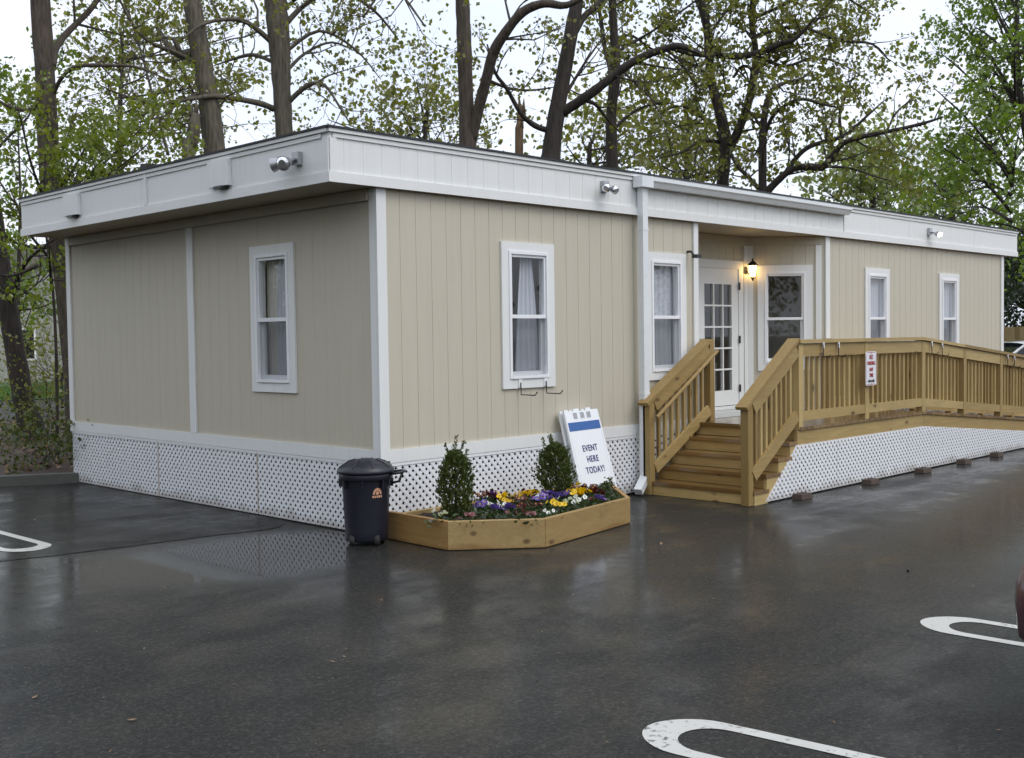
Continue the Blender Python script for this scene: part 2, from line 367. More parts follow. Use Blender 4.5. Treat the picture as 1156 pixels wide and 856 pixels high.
L(hsv.outputs[0], mx.inputs[6]); L(cr.outputs[0], mx.inputs[7]); L(mx.outputs[2], bg.inputs[0]); L(bg.outputs[0], wo.inputs[0])
sl = bpy.data.lights.new('sun', 'SUN'); sl.energy = 1.0; sl.angle = math.radians(35); sl.color = (1, .965, .92)
so = bpy.data.objects.new('sun', sl); C.objects.link(so)
sd = V((math.sin(SUN_AZ) * math.cos(SUN_EL), math.cos(SUN_AZ) * math.cos(SUN_EL), math.sin(SUN_EL)))
so.rotation_euler = sd.to_track_quat('Z', 'Y').to_euler()
vs_ = bpy.context.scene.view_settings; vs_.view_transform = 'Standard'; vs_.look = 'None'; vs_.exposure = 0; vs_.gamma = 1; vs_.use_curve_mapping = False
cy = bpy.context.scene.cycles; cy.max_bounces = 8; cy.transparent_max_bounces = 12; cy.use_denoising = True; cy.caustics_reflective = False; cy.caustics_refractive = False

# ------------------------------------------------------------------ setting
KX = V((.871, -.49, 0)).normalized()           # kerb runs this way from the building's back corner
def sheet(name, poly, z, mat):
    b = MB(); b.quad(*[(x, y, z) for x, y in poly]); return struct(b.build(name, mat))
sheet('ground', [(-700, -700), (700, -700), (700, 700), (-700, 700)], -.06, M['earth'])
# car park: one sheet, gently undulating, bounded by the kerb at the back
sheet('car_park', [(-45, -45), (60, -45), (60, 16), (16, 6.0), (-.1, 6.02), (-9, 11.1), (-45, 31)], 0, M['asphalt'])
b = MB(); edge = [(-2.9, 1.60), (-2.3, 1.44), (-1.5, 1.34), (-.9, 1.25), (-.42, 1.16), (-.28, 1.18), (-.12, 1.34), (.0, 1.58), (.12, 1.75)]
poly = [V((x + random.uniform(-.012, .012), y + random.uniform(-.012, .012), .001)) for x, y in [(-9, 2.9), (-6.5, 2.3), (-4.5, 1.95)] + edge] + [V((.12, 6.0, .001)), V((-.3, 6.08, .001)), V((-9, 11.0, .001))]
b.quad(*[p + V((0, 0, .003)) for p in poly]); struct(b.build('asphalt_patch', M['asphalt_new']))
def hairpin(tip, dirv, length, wid=.43, lw=.078, blunt=.0):
    d = V((*dirv, 0)).normalized(); s = V((-d.y, d.x, 0)); t = V((*tip, .003))
    out, inn = [], []; R = wid / 2
    for k in range(17):
        a = math.pi * k / 16; out.append((R - R * 1.12 * math.sin(a), -R * math.cos(a) * (1 - .10 * math.sin(a) ** 2)))
        r = R - lw; inn.append((R + .075 - r * math.sin(a) * 1.05, -r * math.cos(a)))
    o = [t + d * length + s * -R] + [t + d * x + s * y for x, y in out] + [t + d * length + s * R]
    i = [t + d * length + s * -(R - lw)] + [t + d * x + s * y for x, y in inn] + [t + d * length + s * (R - lw)]
    b = MB()
    for k in range(len(o) - 1): b.quad(o[k], o[k + 1], i[k + 1], i[k])
    return struct(b.build('parking_line', M['paint']))
hairpin((-2.25, -4.69), (.12, -1), 4.6, .46); hairpin((.35, -4.78), (.02, -1), 4.4, .44)
h3 = hairpin((-2.31, 1.80), (-.02, 1), 3.6, .43); h3.location.z = .004
# kerb, mulch bed, road and lawn behind the building
b = MB(); p0 = V((.02, 6.0, 0)); p1 = V((-10.5, 11.92, 0)); nrm = V((KX.y, -KX.x, 0))
for k in range(6):
    a = p0 + (p1 - p0) * (k / 6 + .002); c = p0 + (p1 - p0) * ((k + 1) / 6 - .002); n2 = V((.49, .871, 0))
    b.pts8([a + V((0, 0, -.05)), a + n2 * .16 + V((0, 0, -.05)), c + n2 * .16 + V((0, 0, -.05)), c + V((0, 0, -.05)), a + n2 * .015 + V((0, 0, .12)), a + n2 * .16 + V((0, 0, .12)), c + n2 * .16 + V((0, 0, .12)), c + n2 * .015 + V((0, 0, .12))])
struct(b.build('kerb', M['kerb']))
# bumpy bed of mulch
b = MB(); nx, ny = 60, 24
for j in range(ny + 1):
    for i in range(nx + 1):
        u, v_ = i / nx, j / ny; x = -16 + 40 * u
        y0 = 6.1 + (max(0, -x) * .563) + (.12 if x < 0 else .12); y1 = 18.2 - .12 * x
        b.v.append((x, y0 + (y1 - y0) * v_, .07 + .05 * math.sin(x * 1.7 + v_ * 9) * math.sin(v_ * 14 + x) + random.uniform(-.015, .025)))
for j in range(ny):
    for i in range(nx): q = j * (nx + 1) + i; b.f.append((q, q + 1, q + nx + 2, q + nx + 1))
struct(b.build('mulch_bed', M['mulch'], smooth=True))
sheet('road', [(-60, 26.0), (60, 11.6), (60, 22), (-60, 36.5)], .0, M['asphalt_new'])
sheet('lawn', [(-80, 38.3), (80, 19.2), (110, 95), (-110, 95)], .02, M['lawn'])
rng = np.random.default_rng(3)
def blades(n, fx, h, w_):
    P = fx(n); a = rng.uniform(0, 2 * np.pi, n); hh = h * rng.uniform(.5, 1.3, n)
    d = np.stack([np.cos(a), np.sin(a), np.zeros(n)], 1) * w_; tip = P + np.stack([rng.normal(0, .3, n) * hh, rng.normal(0, .3, n) * hh, hh], 1)
    return np.stack([P - d, P + d, tip + d * .15, tip - d * .15], 1)
def lawn_pts(n):
    x = rng.uniform(-6, 24, n); y = 28.7 - .119 * x + rng.uniform(0, 11, n); return np.stack([x, y, np.full(n, .02)], 1)
o = mesh_np('grass', blades(14000, lawn_pts, .12, .03), 4, M['grassm']); tag(o, 'bright green mown grass beyond the far road', 'grass', kind='stuff')
# fallen leaves and chips on the bed
n = 2500; P = np.stack([rng.uniform(-5, 6, n), rng.uniform(6.6, 17, n), np.full(n, .13)], 1); P[:, 1] = np.maximum(P[:, 1], 6.5 + np.maximum(0, -P[:, 0]) * .6)
a = rng.normal(size=(n, 3)); a /= np.linalg.norm(a, axis=1)[:, None]; c_ = np.cross(a, rng.normal(size=(n, 3))); c_ /= np.linalg.norm(c_, axis=1)[:, None]
o = mesh_np('leaf_litter', np.stack([P - a * .045, P + c_ * .025, P + a * .045, P - c_ * .025], 1), 4, M['bark_fresh']); tag(o, 'brown wood chips and dead leaves scattered over the bed', 'leaf litter', kind='stuff')

# ------------------------------------------------------------------ the modular building
W_, L_, OE, OF = 6.18, 14.05, .54, .056
ZS, ZT, ZL, ZB = 3.075, 3.515, .663, .775
bld = thing('modular_building', 'long beige single storey modular building with white trim, flat roof and lattice skirt', 'building', (0, 0, 0))
class Fr:
    "frame on a wall: origin, along u, outward n"
    def __init__(s, o, u, n): s.o, s.u, s.n = V(o), V(u).normalized(), V(n).normalized()
    def p(s, u, n, z): return s.o + s.u * u + s.n * n + V((0, 0, z))
    def box(s, b, u0, u1, n0, n1, z0, z1):
        return b.pts8([s.p(u0, n0, z0), s.p(u1, n0, z0), s.p(u1, n1, z0), s.p(u0, n1, z0), s.p(u0, n0, z1), s.p(u1, n0, z1), s.p(u1, n1, z1), s.p(u0, n1, z1)])
FRONT = Fr((0, 0, 0), (1, 0, 0), (0, -1, 0)); END = Fr((0, 0, 0), (0, 1, 0), (-1, 0, 0))
PORCH_Y = .76; KX_ = 7.80 - PORCH_Y
BACK = Fr((0, PORCH_Y, 0), (1, 0, 0), (0, -1, 0)); DIAG = Fr((KX_, PORCH_Y, 0), (1, -1, 0), (-1, -1, 0))
def siding(b, fr, u0, u1, z0, z1, pitch=.185, phase=.07, n=0.0, gd=.004, gw=.0048):
    us = [(u0, 0)]; k = math.ceil((u0 - phase) / pitch)
    while phase + k * pitch < u1 - .012:
        g = phase + k * pitch
        if g > u0 + .012: us += [(g - gw, 0), (g - gw * .5, -gd), (g + gw * .5, -gd), (g + gw, 0)]
        k += 1
    us.append((u1, 0)); base = len(b.v)
    for u, d in us: b.v.append(tuple(fr.p(u, n + d, z0))); b.v.append(tuple(fr.p(u, n + d, z1)))
    for i in range(len(us) - 1): q = base + 2 * i; b.f.append((q, q + 2, q + 3, q + 1))
def wall(name, fr, u0, u1, z0, z1, holes, mat=None, **kw):
    b = MB(); cuts = sorted({u0, u1} | {h[0] for h in holes} | {h[1] for h in holes})
    for a, c in zip(cuts, cuts[1:]):
        hs = sorted([h for h in holes if h[0] <= a and h[1] >= c], key=lambda h: h[2]); z = z0
        for h in hs:
            if h[2] > z: siding(b, fr, a, c, z, h[2], **kw)
            z = h[3]
        if z < z1: siding(b, fr, a, c, z, z1, **kw)
    return b.build(name, mat or M['siding'], bld, fix=False)
WW, WH, WZ = .755, 1.44, 1.247
hole = lambda u: (u + .06, u + WW - .06, WZ + .07, WZ + WH - .06)
wins_f = [1.512, 3.79, 8.93, 11.42]
wall('front_wall', FRONT, 0, 4.72, ZL, ZS + .05, [hole(u) for u in wins_f[:2]])
wall('front_wall', FRONT, 7.80, L_, ZL, ZS + .05, [hole(u) for u in wins_f[2:]])
wall('end_wall', END, 0, W_, ZL, ZS + .05, [hole(1.245)], phase=.03, gd=.0022, gw=.004)
DZ0, DZ1, DU0, DU1 = .80, 2.63, 5.87, 6.82
wall('porch_wall', BACK, 4.72, KX_, .70, ZS + .02, [(DU0, DU1, .70, DZ1)])
wall('porch_wall', DIAG, 0, PORCH_Y * 1.414, .70, ZS + .02, [(.145 + .06, .145 + WW - .06, WZ + .07, WZ + WH - .06)])
b = MB(); b.quad((4.72, 0, .7), (4.72, PORCH_Y, .7), (4.72, PORCH_Y, ZS), (4.72, 0, ZS)); b.build('porch_wall', M['siding'], bld)
b = MB(); b.quad((0, W_, ZL), (L_, W_, ZL), (L_, W_, ZS), (0, W_, ZS)); b.quad((L_, 0, ZL), (L_, W_, ZL), (L_, W_, ZS), (L_, 0, ZS)); b.build('rear_wall', M['siding'], bld)
b = MB(); b.box(.02, L_ - .02, .02, W_ - .02, ZL - .06, ZL - .02); b.build('floor', M['carpet'], bld)
b = MB(); b.box(3.2, 3.28, .3, W_ - .05, ZL, ZS - .02); b.box(.05, L_ - .05, 3.05, 3.12, ZL, ZS - .02); b.box(8.3, 8.38, .1, 3.0, ZL, ZS - .02); b.build('partition_wall', M['room'], bld)
b = MB(); b.quad((4.74, -.02, .742), (7.86, -.02, .742), (KX_, PORCH_Y - .01, .742), (4.74, PORCH_Y - .01, .742)); b.build('porch_floor', M['porchfloor'], bld)
# trim boards
def board(name, fr, u0, u1, n0, n1, z0, z1, mat='white', parent=bld):
    b = MB(); fr.box(b, u0, u1, n0, n1, z0, z1); return b.build(name, M[mat], parent)
board('corner_board', FRONT, -.022, .085, .002, .022, ZB - .10, ZS - .003); board('corner_board', END, .001, .085, .002, .022, ZB - .10, ZS - .003)
board('corner_board', END, W_ - .085, W_ + .022, .002, .022, ZL - .02, ZS - .003); board('corner_board', FRONT, L_ - .09, L_ + .02, .002, .022, ZL - .02, ZS - .003)
board('joint_board', END, 3.11, 3.235, .002, .021, ZB - .004, ZS - .003)
board('base_board', END, .086, W_ - .086, .002, .018, ZL - .01, ZB - .006); board('base_board', FRONT, .086, 4.70, .002, .018, ZL - .01, ZB - .006)
board('porch_trim', FRONT, 4.70, 4.79, .002, .024, .72, ZS - .003); board('porch_trim', FRONT, 7.79, 7.90, .002, .024, .72, ZS - .003)
board('porch_trim', BACK, KX_ - .085, KX_ - .008, .002, .02, .745, ZS - .12); board('porch_trim', DIAG, .008, .085, .002, .02, .745, ZS - .12)
board('porch_trim', DIAG, PORCH_Y * 1.414 - .13, PORCH_Y * 1.414 - .05, .002, .02, .745, ZS - .12)
board('frieze_board', BACK, 4.80, KX_ - .01, .002, .022, ZS - .115, ZS - .004, 'siding'); board('frieze_board', DIAG, .01, PORCH_Y * 1.414 - .04, .002, .022, ZS - .115, ZS - .004, 'siding')
board('frieze_board', END, .09, W_ - .09, .022, .04, ZS - .105, ZS - .004, 'siding')
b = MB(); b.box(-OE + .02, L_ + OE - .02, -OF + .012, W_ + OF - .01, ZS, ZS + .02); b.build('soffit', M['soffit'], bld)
# fascia
FF = Fr((0, -OF, 0), (1, 0, 0), (0, -1, 0)); FE = Fr((-OE, 0, 0), (0, 1, 0), (-1, 0, 0))
b = MB(); siding(b, FF, -OE, 8.25, ZS, ZT - .01, .205, .02); siding(b, FF, 8.25, L_ + OE, ZS, ZT - .01, 2.44, .5); b.build('fascia', M['fascia'], bld, fix=False)
b = MB(); siding(b, FE, -OF, W_ + OF, ZS, ZT - .01, 9.0, 3.2); b.quad((-OE, W_ + OF, ZS), (L_ + OE, W_ + OF, ZS), (L_ + OE, W_ + OF, ZT), (-OE, W_ + OF, ZT)); b.quad((L_ + OE, -OF, ZS), (L_ + OE, W_ + OF, ZS), (L_ + OE, W_ + OF, ZT), (L_ + OE, -OF, ZT)); b.build('fascia', M['fascia'], bld, fix=False)
for fr, a, c, e in ((FF, -OE - .018, L_ + OE, 'f'), (FE, -OF, W_ + OF, 'e')):
    board('fascia_trim', fr, a, c, .002, .018, ZS - .004, ZS + .082, 'fascia')
    board('fascia_trim', fr, a, c, .002, .030, ZT - .028, ZT + .002, 'fascia')
    board('fascia_trim', fr, a + (.05 if e == 'f' else .1), c - .02, .003, .014, ZT - .07, ZT - .036, 'fascia')
    board('roof_edge', fr, a - .02, c + .02, -.06, .042, ZT + .004, ZT + .022, 'roof')
board('fascia_joint', FE, 3.06, 3.10, .002, .02, ZS + .084, ZT - .03, 'fascia'); board('fascia_joint', FF, 8.22, 8.28, .002, .012, ZS + .084, ZT - .03, 'fascia')
board('fascia_joint', FE, -OF + .002, .02, .002, .012, ZS + .084, ZT - .072, 'fascia'); board('fascia_joint', FF, -OE + .002, -OE + .07, .002, .012, ZS + .084, ZT - .072, 'fascia')
b = MB(); b.pts8([(-OE, -OF, ZT - .02), (L_ + OE, -OF, ZT - .02), (L_ + OE, W_ + OF, ZT - .02), (-OE, W_ + OF, ZT - .02), (-OE, -OF, ZT + .012), (L_ + OE, -OF, ZT + .012), (L_ + OE, W_ + OF, ZT + .012), (-OE, W_ + OF, ZT + .012)]); b.box(-.50, -.30, 3.0, 3.25, ZT + .012, ZT + .06); b.box(-.55, -.32, 3.12, 3.18, ZT + .03, ZT + .075); b.build('roof', M['roof'], bld)
# hooded vents on the end fascia
for y in (1.62, 4.77):
    b = MB(); FE.box(b, y - .17, y + .17, .003, .055, 3.20, 3.44); o = b.build('vent_hood', M['fascia'], bld)
    b = MB(); FE.box(b, y - .12, y + .02, .004, .085, 3.175, 3.197); b.build('flap', M['black'], o)
# lattice skirt
def clip(poly, axis_fn):
    out = []
    for i, a in enumerate(poly):
        c = poly[(i + 1) % len(poly)]; fa, fc = axis_fn(a), axis_fn(c)
        if fa >= 0: out.append(a)
        if (fa >= 0) != (fc >= 0): t_ = fa / (fa - fc); out.append((a[0] + (c[0] - a[0]) * t_, a[1] + (c[1] - a[1]) * t_))
    return out
def lattice(fr, poly, parent, name='lattice_panel', pitch=.0565, wid=.0325, n0=.0, rag=0):
    "diagonal lattice: two crossed layers of slats clipped to a convex outline (u,z)"
    b = MB(); us = [p[0] for p in poly]; zs = [p[1] for p in poly]
    area = sum(poly[i][0] * poly[(i + 1) % len(poly)][1] - poly[(i + 1) % len(poly)][0] * poly[i][1] for i in range(len(poly)))
    if area < 0: poly = poly[::-1]
    for layer, (dx, dz) in enumerate(((.7071, .7071), (.7071, -.7071))):
        nx_, nz_ = -dz, dx
        lo = min(nx_ * p[0] + nz_ * p[1] for p in poly); hi = max(nx_ * p[0] + nz_ * p[1] for p in poly)
        k = math.floor(lo / pitch)
        while k * pitch < hi + pitch:
            c0 = k * pitch; st = [(nx_ * (c0 + s * wid / 2) + dx * t_, nz_ * (c0 + s * wid / 2) + dz * t_) for s, t_ in ((-1, -50), (-1, 50), (1, 50), (1, -50))]
            for i in range(len(poly)):
                a, c = poly[i], poly[(i + 1) % len(poly)]
                st = clip(st, lambda q: (c[0] - a[0]) * (q[1] - a[1]) - (c[1] - a[1]) * (q[0] - a[0]))
                if len(st) < 3: break
            if len(st) >= 3: b.prism([fr.p(q[0], n0 + layer * .0032, q[1]) for q in st], fr.n * .003)
            k += 1
    o = b.build(name, M['lattice'], parent); return o
def strip(fr, u0, u1, z0, z1, parent, n=.004):
    b = MB(); fr.box(b, u0, u1, n, n + .012, z0, z1); return b.build('lattice_edge', M['vinyl'], parent)
for a, c in ((.04, 1.96), (1.965, 3.98), (3.985, W_)):
    o = lattice(END, [(a, .012), (c, .012), (c, ZL - .012), (a, ZL - .012)], bld)
    b = MB(); END.box(b, a, c, .0095, .013, ZL - .04, ZL - .012); b.build('top_rail', M['vinyl'], o)
for a, c in ((.0, 1.86), (1.865, 3.72), (3.725, 5.6), (5.605, 8.1), (8.105, L_)):
    o = lattice(FRONT, [(a, .018), (c, .018), (c, ZL - .012), (a, ZL - .012)], bld)
    b = MB(); FRONT.box(b, a, c, .0095, .013, ZL - .04, ZL - .012); b.build('top_rail', M['vinyl'], o)
b = MB(); b.quad((0, W_, 0), (L_, W_, 0), (L_, W_, ZL), (0, W_, ZL)); b.quad((L_, 0, 0), (L_, W_, 0), (L_, W_, ZL), (L_, 0, ZL)); b.build('rear_skirt', M['white'], bld)
for u in (1.9625, 3.9825): b = MB(); END.box(b, u - .007, u + .007, .006, .0115, .02, ZL - .015); b.build('lattice_seam', M['seam'], bld)
for u in (1.8625, 3.7): b = MB(); FRONT.box(b, u - .005, u + .005, .005, .0098, .02, ZL - .015); b.build('lattice_seam', M['vinyl'], bld)
# windows
def curtain(b, fr, u0, u1, z0, z1, n, amp=.018, waves=5, pinch=0):
    base = len(b.v); K = 40; J = 8
    for j in range(J + 1):
        t_ = j / J; z = z0 + (z1 - z0) * t_; q = 1 - pinch * (t_ ** 1.5)
        um = (u0 + u1) / 2
        for i in range(K + 1):
            u = um + (u0 + (u1 - u0) * i / K - um) * q
            b.v.append(tuple(fr.p(u, n + amp * math.sin(2 * math.pi * waves * i / K + .7 * math.sin(3 * t_)), z)))
    for j in range(J):
        for i in range(K): s = base + j * (K + 1) + i; b.f.append((s, s + 1, s + K + 2, s + K + 1))
def window(fr, u, style):
    z = WZ; w_ = WW; h = WH
    b = MB(); B = fr.box
    B(b, u, u + .094, .002, .024, z, z + h); B(b, u + w_ - .094, u + w_, .002, .024, z, z + h)
    B(b, u + .094, u + w_ - .094, .002, .024, z + h - .088, z + h); B(b, u + .094, u + w_ - .094, .002, .024, z, z + .095)
    o = b.build('window', M['white'], bld)
    b = MB(); i0, i1, j0, j1 = u + .095, u + w_ - .095, z + .096, z + h - .089
    B(b, i0, i0 + .030, -.075, .034, j0, j1); B(b, i1 - .030, i1, -.075, .034, j0, j1); B(b, i0 + .03, i1 - .03, -.075, .034, j1 - .030, j1); B(b, i0 + .03, i1 - .03, -.075, .040, j0, j0 + .030)
    b.build('frame', M['vinyl'], o)
    zm = (j0 + j1) / 2 - .012; k0, k1 = i0 + .031, i1 - .031
    b = MB(); B(b, k0, k0 + .022, -.028, .016, zm + .017, j1 - .031); B(b, k1 - .022, k1, -.028, .016, zm + .017, j1 - .031); B(b, k0 + .022, k1 - .022, -.028, .016, j1 - .058, j1 - .031); B(b, k0, k1, -.028, .020, zm - .02, zm + .0165)
    b.build('upper_sash', M['vinyl'], o)
    b = MB(); B(b, k0, k0 + .03, -.06, -.03, j0 + .031, zm - .021); B(b, k1 - .03, k1, -.06, -.03, j0 + .031, zm - .021); B(b, k0 + .03, k1 - .03, -.06, -.03, j0 + .031, j0 + .07)
    b.build('lower_sash', M['vinyl'], o)
    b = MB(); b.quad(fr.p(k0 + .02, -.008, zm), fr.p(k1 - .02, -.008, zm), fr.p(k1 - .02, -.008, j1 - .05), fr.p(k0 + .02, -.008, j1 - .05)); b.build('pane', M['glass'], o)
    b = MB(); b.quad(fr.p(k0 + .02, -.045, j0 + .05), fr.p(k1 - .02, -.045, j0 + .05), fr.p(k1 - .02, -.045, zm), fr.p(k0 + .02, -.045, zm)); b.build('pane', M['glass'], o)
    if style != 'plain':
        b = MB(); b.quad(fr.p(k0, .002, j0 + .03), fr.p(k1, .002, j0 + .03), fr.p(k1, .002, zm), fr.p(k0, .002, zm)); b.build('insect_screen', M['screen'], o)
    wd = k1 - k0
    if style == 'middle':
        b = MB(); curtain(b, fr, k0 + wd * .30, k0 + wd * .98, j0, j1, -.085, .014, 4, .55); b.build('curtain', M['curtain'], o, True)
        b = MB(); b.quad(fr.p(k0 + .03, -.105, z + h * .62), fr.p(k0 + .135, -.105, z + h * .62), fr.p(k0 + .135, -.105, z + h * .77), fr.p(k0 + .03, -.105, z + h * .77)); b.build('notice', M['poster'], o)
    elif style == 'right':
        b = MB(); curtain(b, fr, k0 - .02, k0 + wd * .60, j0, j1, -.076, .009, 5, .12); b.build('curtain', M['curtain'], o, True)
        b = MB(); curtain(b, fr, k0 + wd * .55, k1 + .03, j0, j1, -.12, .012, 4, 0); b.build('drape', M['drape'], o, True)
    elif style == 'full':
        b = MB(); curtain(b, fr, k0 - .02, k1 + .02, j0 - .02, j1 + .02, -.085, .014, 6, 0); b.build('curtain', M['curtain'], o, True)
    return o
window(FRONT, wins_f[0], 'middle'); window(FRONT, wins_f[1], 'full'); window(FRONT, wins_f[2], 'full'); window(FRONT, wins_f[3], 'full')
window(END, 1.245, 'right'); window(DIAG, .145, 'plain')
# door with fifteen lights
b = MB(); B = BACK.box
B(b, DU0 - .09, DU0 + .012, .002, .022, .745, DZ1); B(b, DU1 + .0, DU1 + .105, .002, .022, .745, DZ1 + .0); B(b, DU0 - .09, DU1 + .105, .002, .024, DZ1 + .001, DZ1 + .11); B(b, DU0, DU1, -.06, .03, .745, .79); b.build('door_frame', M['white'], bld)
b = MB(); g0, g1, h0, h1 = DU0 + .155, DU1 - .16, 1.00, 2.42; N0, N1 = -.03, .008
B(b, DU0 + .014, g0, N0, N1, DZ0, DZ1 - .002); B(b, g1, DU1 - .002, N0, N1, DZ0, DZ1 - .002); B(b, g0, g1, N0, N1, DZ0, h0); B(b, g0, g1, N0, N1, h1, DZ1 - .002)
for k in (1, 2): x = g0 + (g1 - g0) * k / 3; B(b, x - .011, x + .011, N0 + .004, N1 + .004, h0, h1)
for k in range(1, 5): z = h0 + (h1 - h0) * k / 5; B(b, g0, g1, N0 + .006, N1 + .002, z - .011, z + .011)
door = b.build('door', M['white'], bld)
b = MB(); b.quad(BACK.p(g0, -.012, h0), BACK.p(g1, -.012, h0), BACK.p(g1, -.012, h1), BACK.p(g0, -.012, h1)); b.build('pane', M['glass'], door)
for z in (1.02, 1.68, 2.40): b = MB(); B(b, DU1 - .014, DU1 + .018, .023, .034, z - .05, z + .05); b.build('hinge', M['black'], door)
b = MB(); b.tube([BACK.p(DU0 + .07, .01, 1.63), BACK.p(DU0 + .07, .055, 1.63), BACK.p(DU0 + .17, .055, 1.63)], .011, 8); B(b, DU0 + .04, DU0 + .10, .008, .02, 1.53, 1.70); b.build('handle', M['metal_g'], door)
b = MB(); B(b, 5.4, 7.2, -.9, -.6, ZL, 1.35); B(b, 5.9, 6.1, -1.0, -.7, 1.3, 2.0); b.build('counter', M['room'], bld)
# lantern in the inner corner
lx = BACK.p(KX_ - .04, 0, 0); lc = V((lx.x - .01, PORCH_Y - .17, 2.60)); LS = .74
b = MB(); b.lathe([(.055, 0), (.06, .01), (.05, .025), (.02, .03)], (lc.x, PORCH_Y - .024, 2.62), 14, 'y'); b2 = MB()
b2.tube([(lc.x, PORCH_Y - .03, 2.62), (lc.x, PORCH_Y - .08, 2.56), (lc.x, PORCH_Y - .13, 2.57), lc + V((0, 0, -.0))], .012, 8)
b2.lathe([(.012, .29), (.02, .27), (.012, .25), (.035, .235), (.075, .20), (.095, .17), (.09, .155)], lc - V((0, 0, .05)), 12)
for k in range(6):
    a = math.pi * k / 3; b2.tube([lc + V((.078 * math.cos(a), .078 * math.sin(a), .11)), lc + V((.045 * math.cos(a), .045 * math.sin(a), -.10))], .006, 5)
b2.lathe([(.05, -.10), (.048, -.12), (.02, -.135), (.022, -.15), (.005, -.175)], lc, 12); b2.tube([lc + V((0, 0, .0)), lc + V((0, 0, .12))], .01, 6)
b2.v = [tuple(lc + (V(q) - lc) * LS + V((0, .04, 0))) for q in b2.v]; bq = len(b2.v); b2.v += b.v; b2.f += [tuple(i + bq for i in f) for f in b.f]
lan = b2.build('wall_lantern', M['black'], bld)
b = MB(); b.lathe([(.072, .105), (.06, .02), (.042, -.098)], lc, 12); b.v = [tuple(lc + (V(q) - lc) * LS + V((0, .04, 0))) for q in b.v]; b.build('lit_glass', M['lampglow'], lan)
# gutter and downspout
b = MB(); prof = [(0, 0), (.0, -.095), (.075, -.095), (.10, -.05), (.118, -.03), (.118, -.0), (.106, -.0), (.104, -.025), (.02, -.085), (.01, 0)]
b.prism([(3.52, -OF - .02 - p[0], 3.475 + p[1]) for p in prof], (4.70, 0, 0)); gut = b.build('gutter', M['metal_w'], bld)
b = MB(); b.box(3.50, 3.70, -OF - .15, -OF - .021, 3.365, 3.485); b.build('gutter_box', M['metal_w'], gut)
b = MB(); b.box(3.575, 3.665, -.15, -.075, .145, 3.364)
b.pts8([(3.575, -.15, .16), (3.665, -.15, .16), (3.665, -.075, .16), (3.575, -.075, .16), (3.575, -.15, .2), (3.665, -.15, .2), (3.665, -.075, .2), (3.575, -.075, .2)])
b.beam((3.63, -.112, .20), (3.42, -.17, .05), .09, .075); b.build('downspout', M['metal_w'], bld)
for z in (1.1, 2.9): board('strap', Fr((0, 0, 0), (1, 0, 0), (0, -1, 0)), 3.57, 3.67, .074, .153, z, z + .03, 'metal_w')
# flood lights
def flood(fr, u, z, heads, lit, q=1.0):
    b = MB(); fr.box(b, u - .045, u + .045, .0, .05, z - .055, z + .055); o = b.build('flood_light', M['metal_g'], bld)
    for dx, on in zip(heads, lit):
        c0 = fr.p(u, .05, z - .01); d = (fr.u * dx + fr.n * 1.0 + V((0, 0, -.35))).normalized(); c1 = c0 + d * .055 * q; c2 = c0 + d * .115 * q; c3 = c0 + d * .15 * q
        b = MB(); b.tube([c0, c1, c2 - d * .02], [.012 * q, .013 * q, .03 * q], 10); b.tube([c2 - d * .02, c3], [.034 * q, .046 * q], 14, cap=False); hd = b.build('lamp_head', M['metal_g'], o, True)
        b = MB(); b.tube([c3 - d * .02, c3 + d * .002, c3 + d * .018], [.03 * q, .042 * q, .026 * q], 14); b.build('lamp', M['floodglow'] if on else M['chrome'], hd)
flood(FE, .37, 3.31, (1.9, -.5), (0, 0), 1.4); flood(FF, 3.02, 3.335, (-1.4, -.2), (0, 0)); flood(FF, 10.93, 3.31, (-.2, .9), (1, 1))
# small brackets beside the windows
for fr, u, z in ((FRONT, 1.74, 1.345), (FRONT, 2.11, 1.345)):
    b = MB(); fr.box(b, u - .022, u + .022, .025, .034, z - .09, z); o = b.build('hook_clip', M['vinyl'], bld)
    b = MB(); b.tube([fr.p(u, .04, z - .04), fr.p(u, .042, z - .16), fr.p(u + .03, .20, z - .165), fr.p(u + .035, .23, z - .13)], .006, 6); b.build('hook', M['black'], o)
b = MB(); b.tube([FRONT.p(4.60, .0, 2.72), FRONT.p(4.60, .06, 2.72), FRONT.p(4.60, .10, 2.66)], .015, 6); FRONT.box(b, 4.55, 4.64, .10, .17, 2.64, 2.68); b.build('bracket', M['black'], bld)

# ------------------------------------------------------------------ timber stair, landing and ramp
deck = thing('timber_ramp', 'treated timber steps, landing and long sloping ramp with railings along the building front', 'ramp', (4, -.8, 0))
YF, YB = -1.50, -.10; DX0, RX0, RX1 = 4.50, 7.55, 15.7; DZ = .745; SL = .0862
zdeck = lambda x: DZ if x <= RX0 else DZ - SL * (x - RX0)
def piece(name, mat, fn, parent=deck): b = MB(); fn(b); return b.build(name, M[mat], parent)
def floorboards(b):
    x = DX0 + .01
    while x < RX1 - .2:
        z0, z1 = zdeck(x), zdeck(x + .135)
        b.pts8([(x, YF - .02, z0 - .035), (x + .135, YF - .02, z1 - .035), (x + .135, YB + .02, z1 - .035), (x, YB + .02, z0 - .035), (x, YF - .02, z0), (x + .135, YF - .02, z1), (x + .135, YB + .02, z1), (x, YB + .02, z0)]); x += .142
piece('decking', 'deck', floorboards)
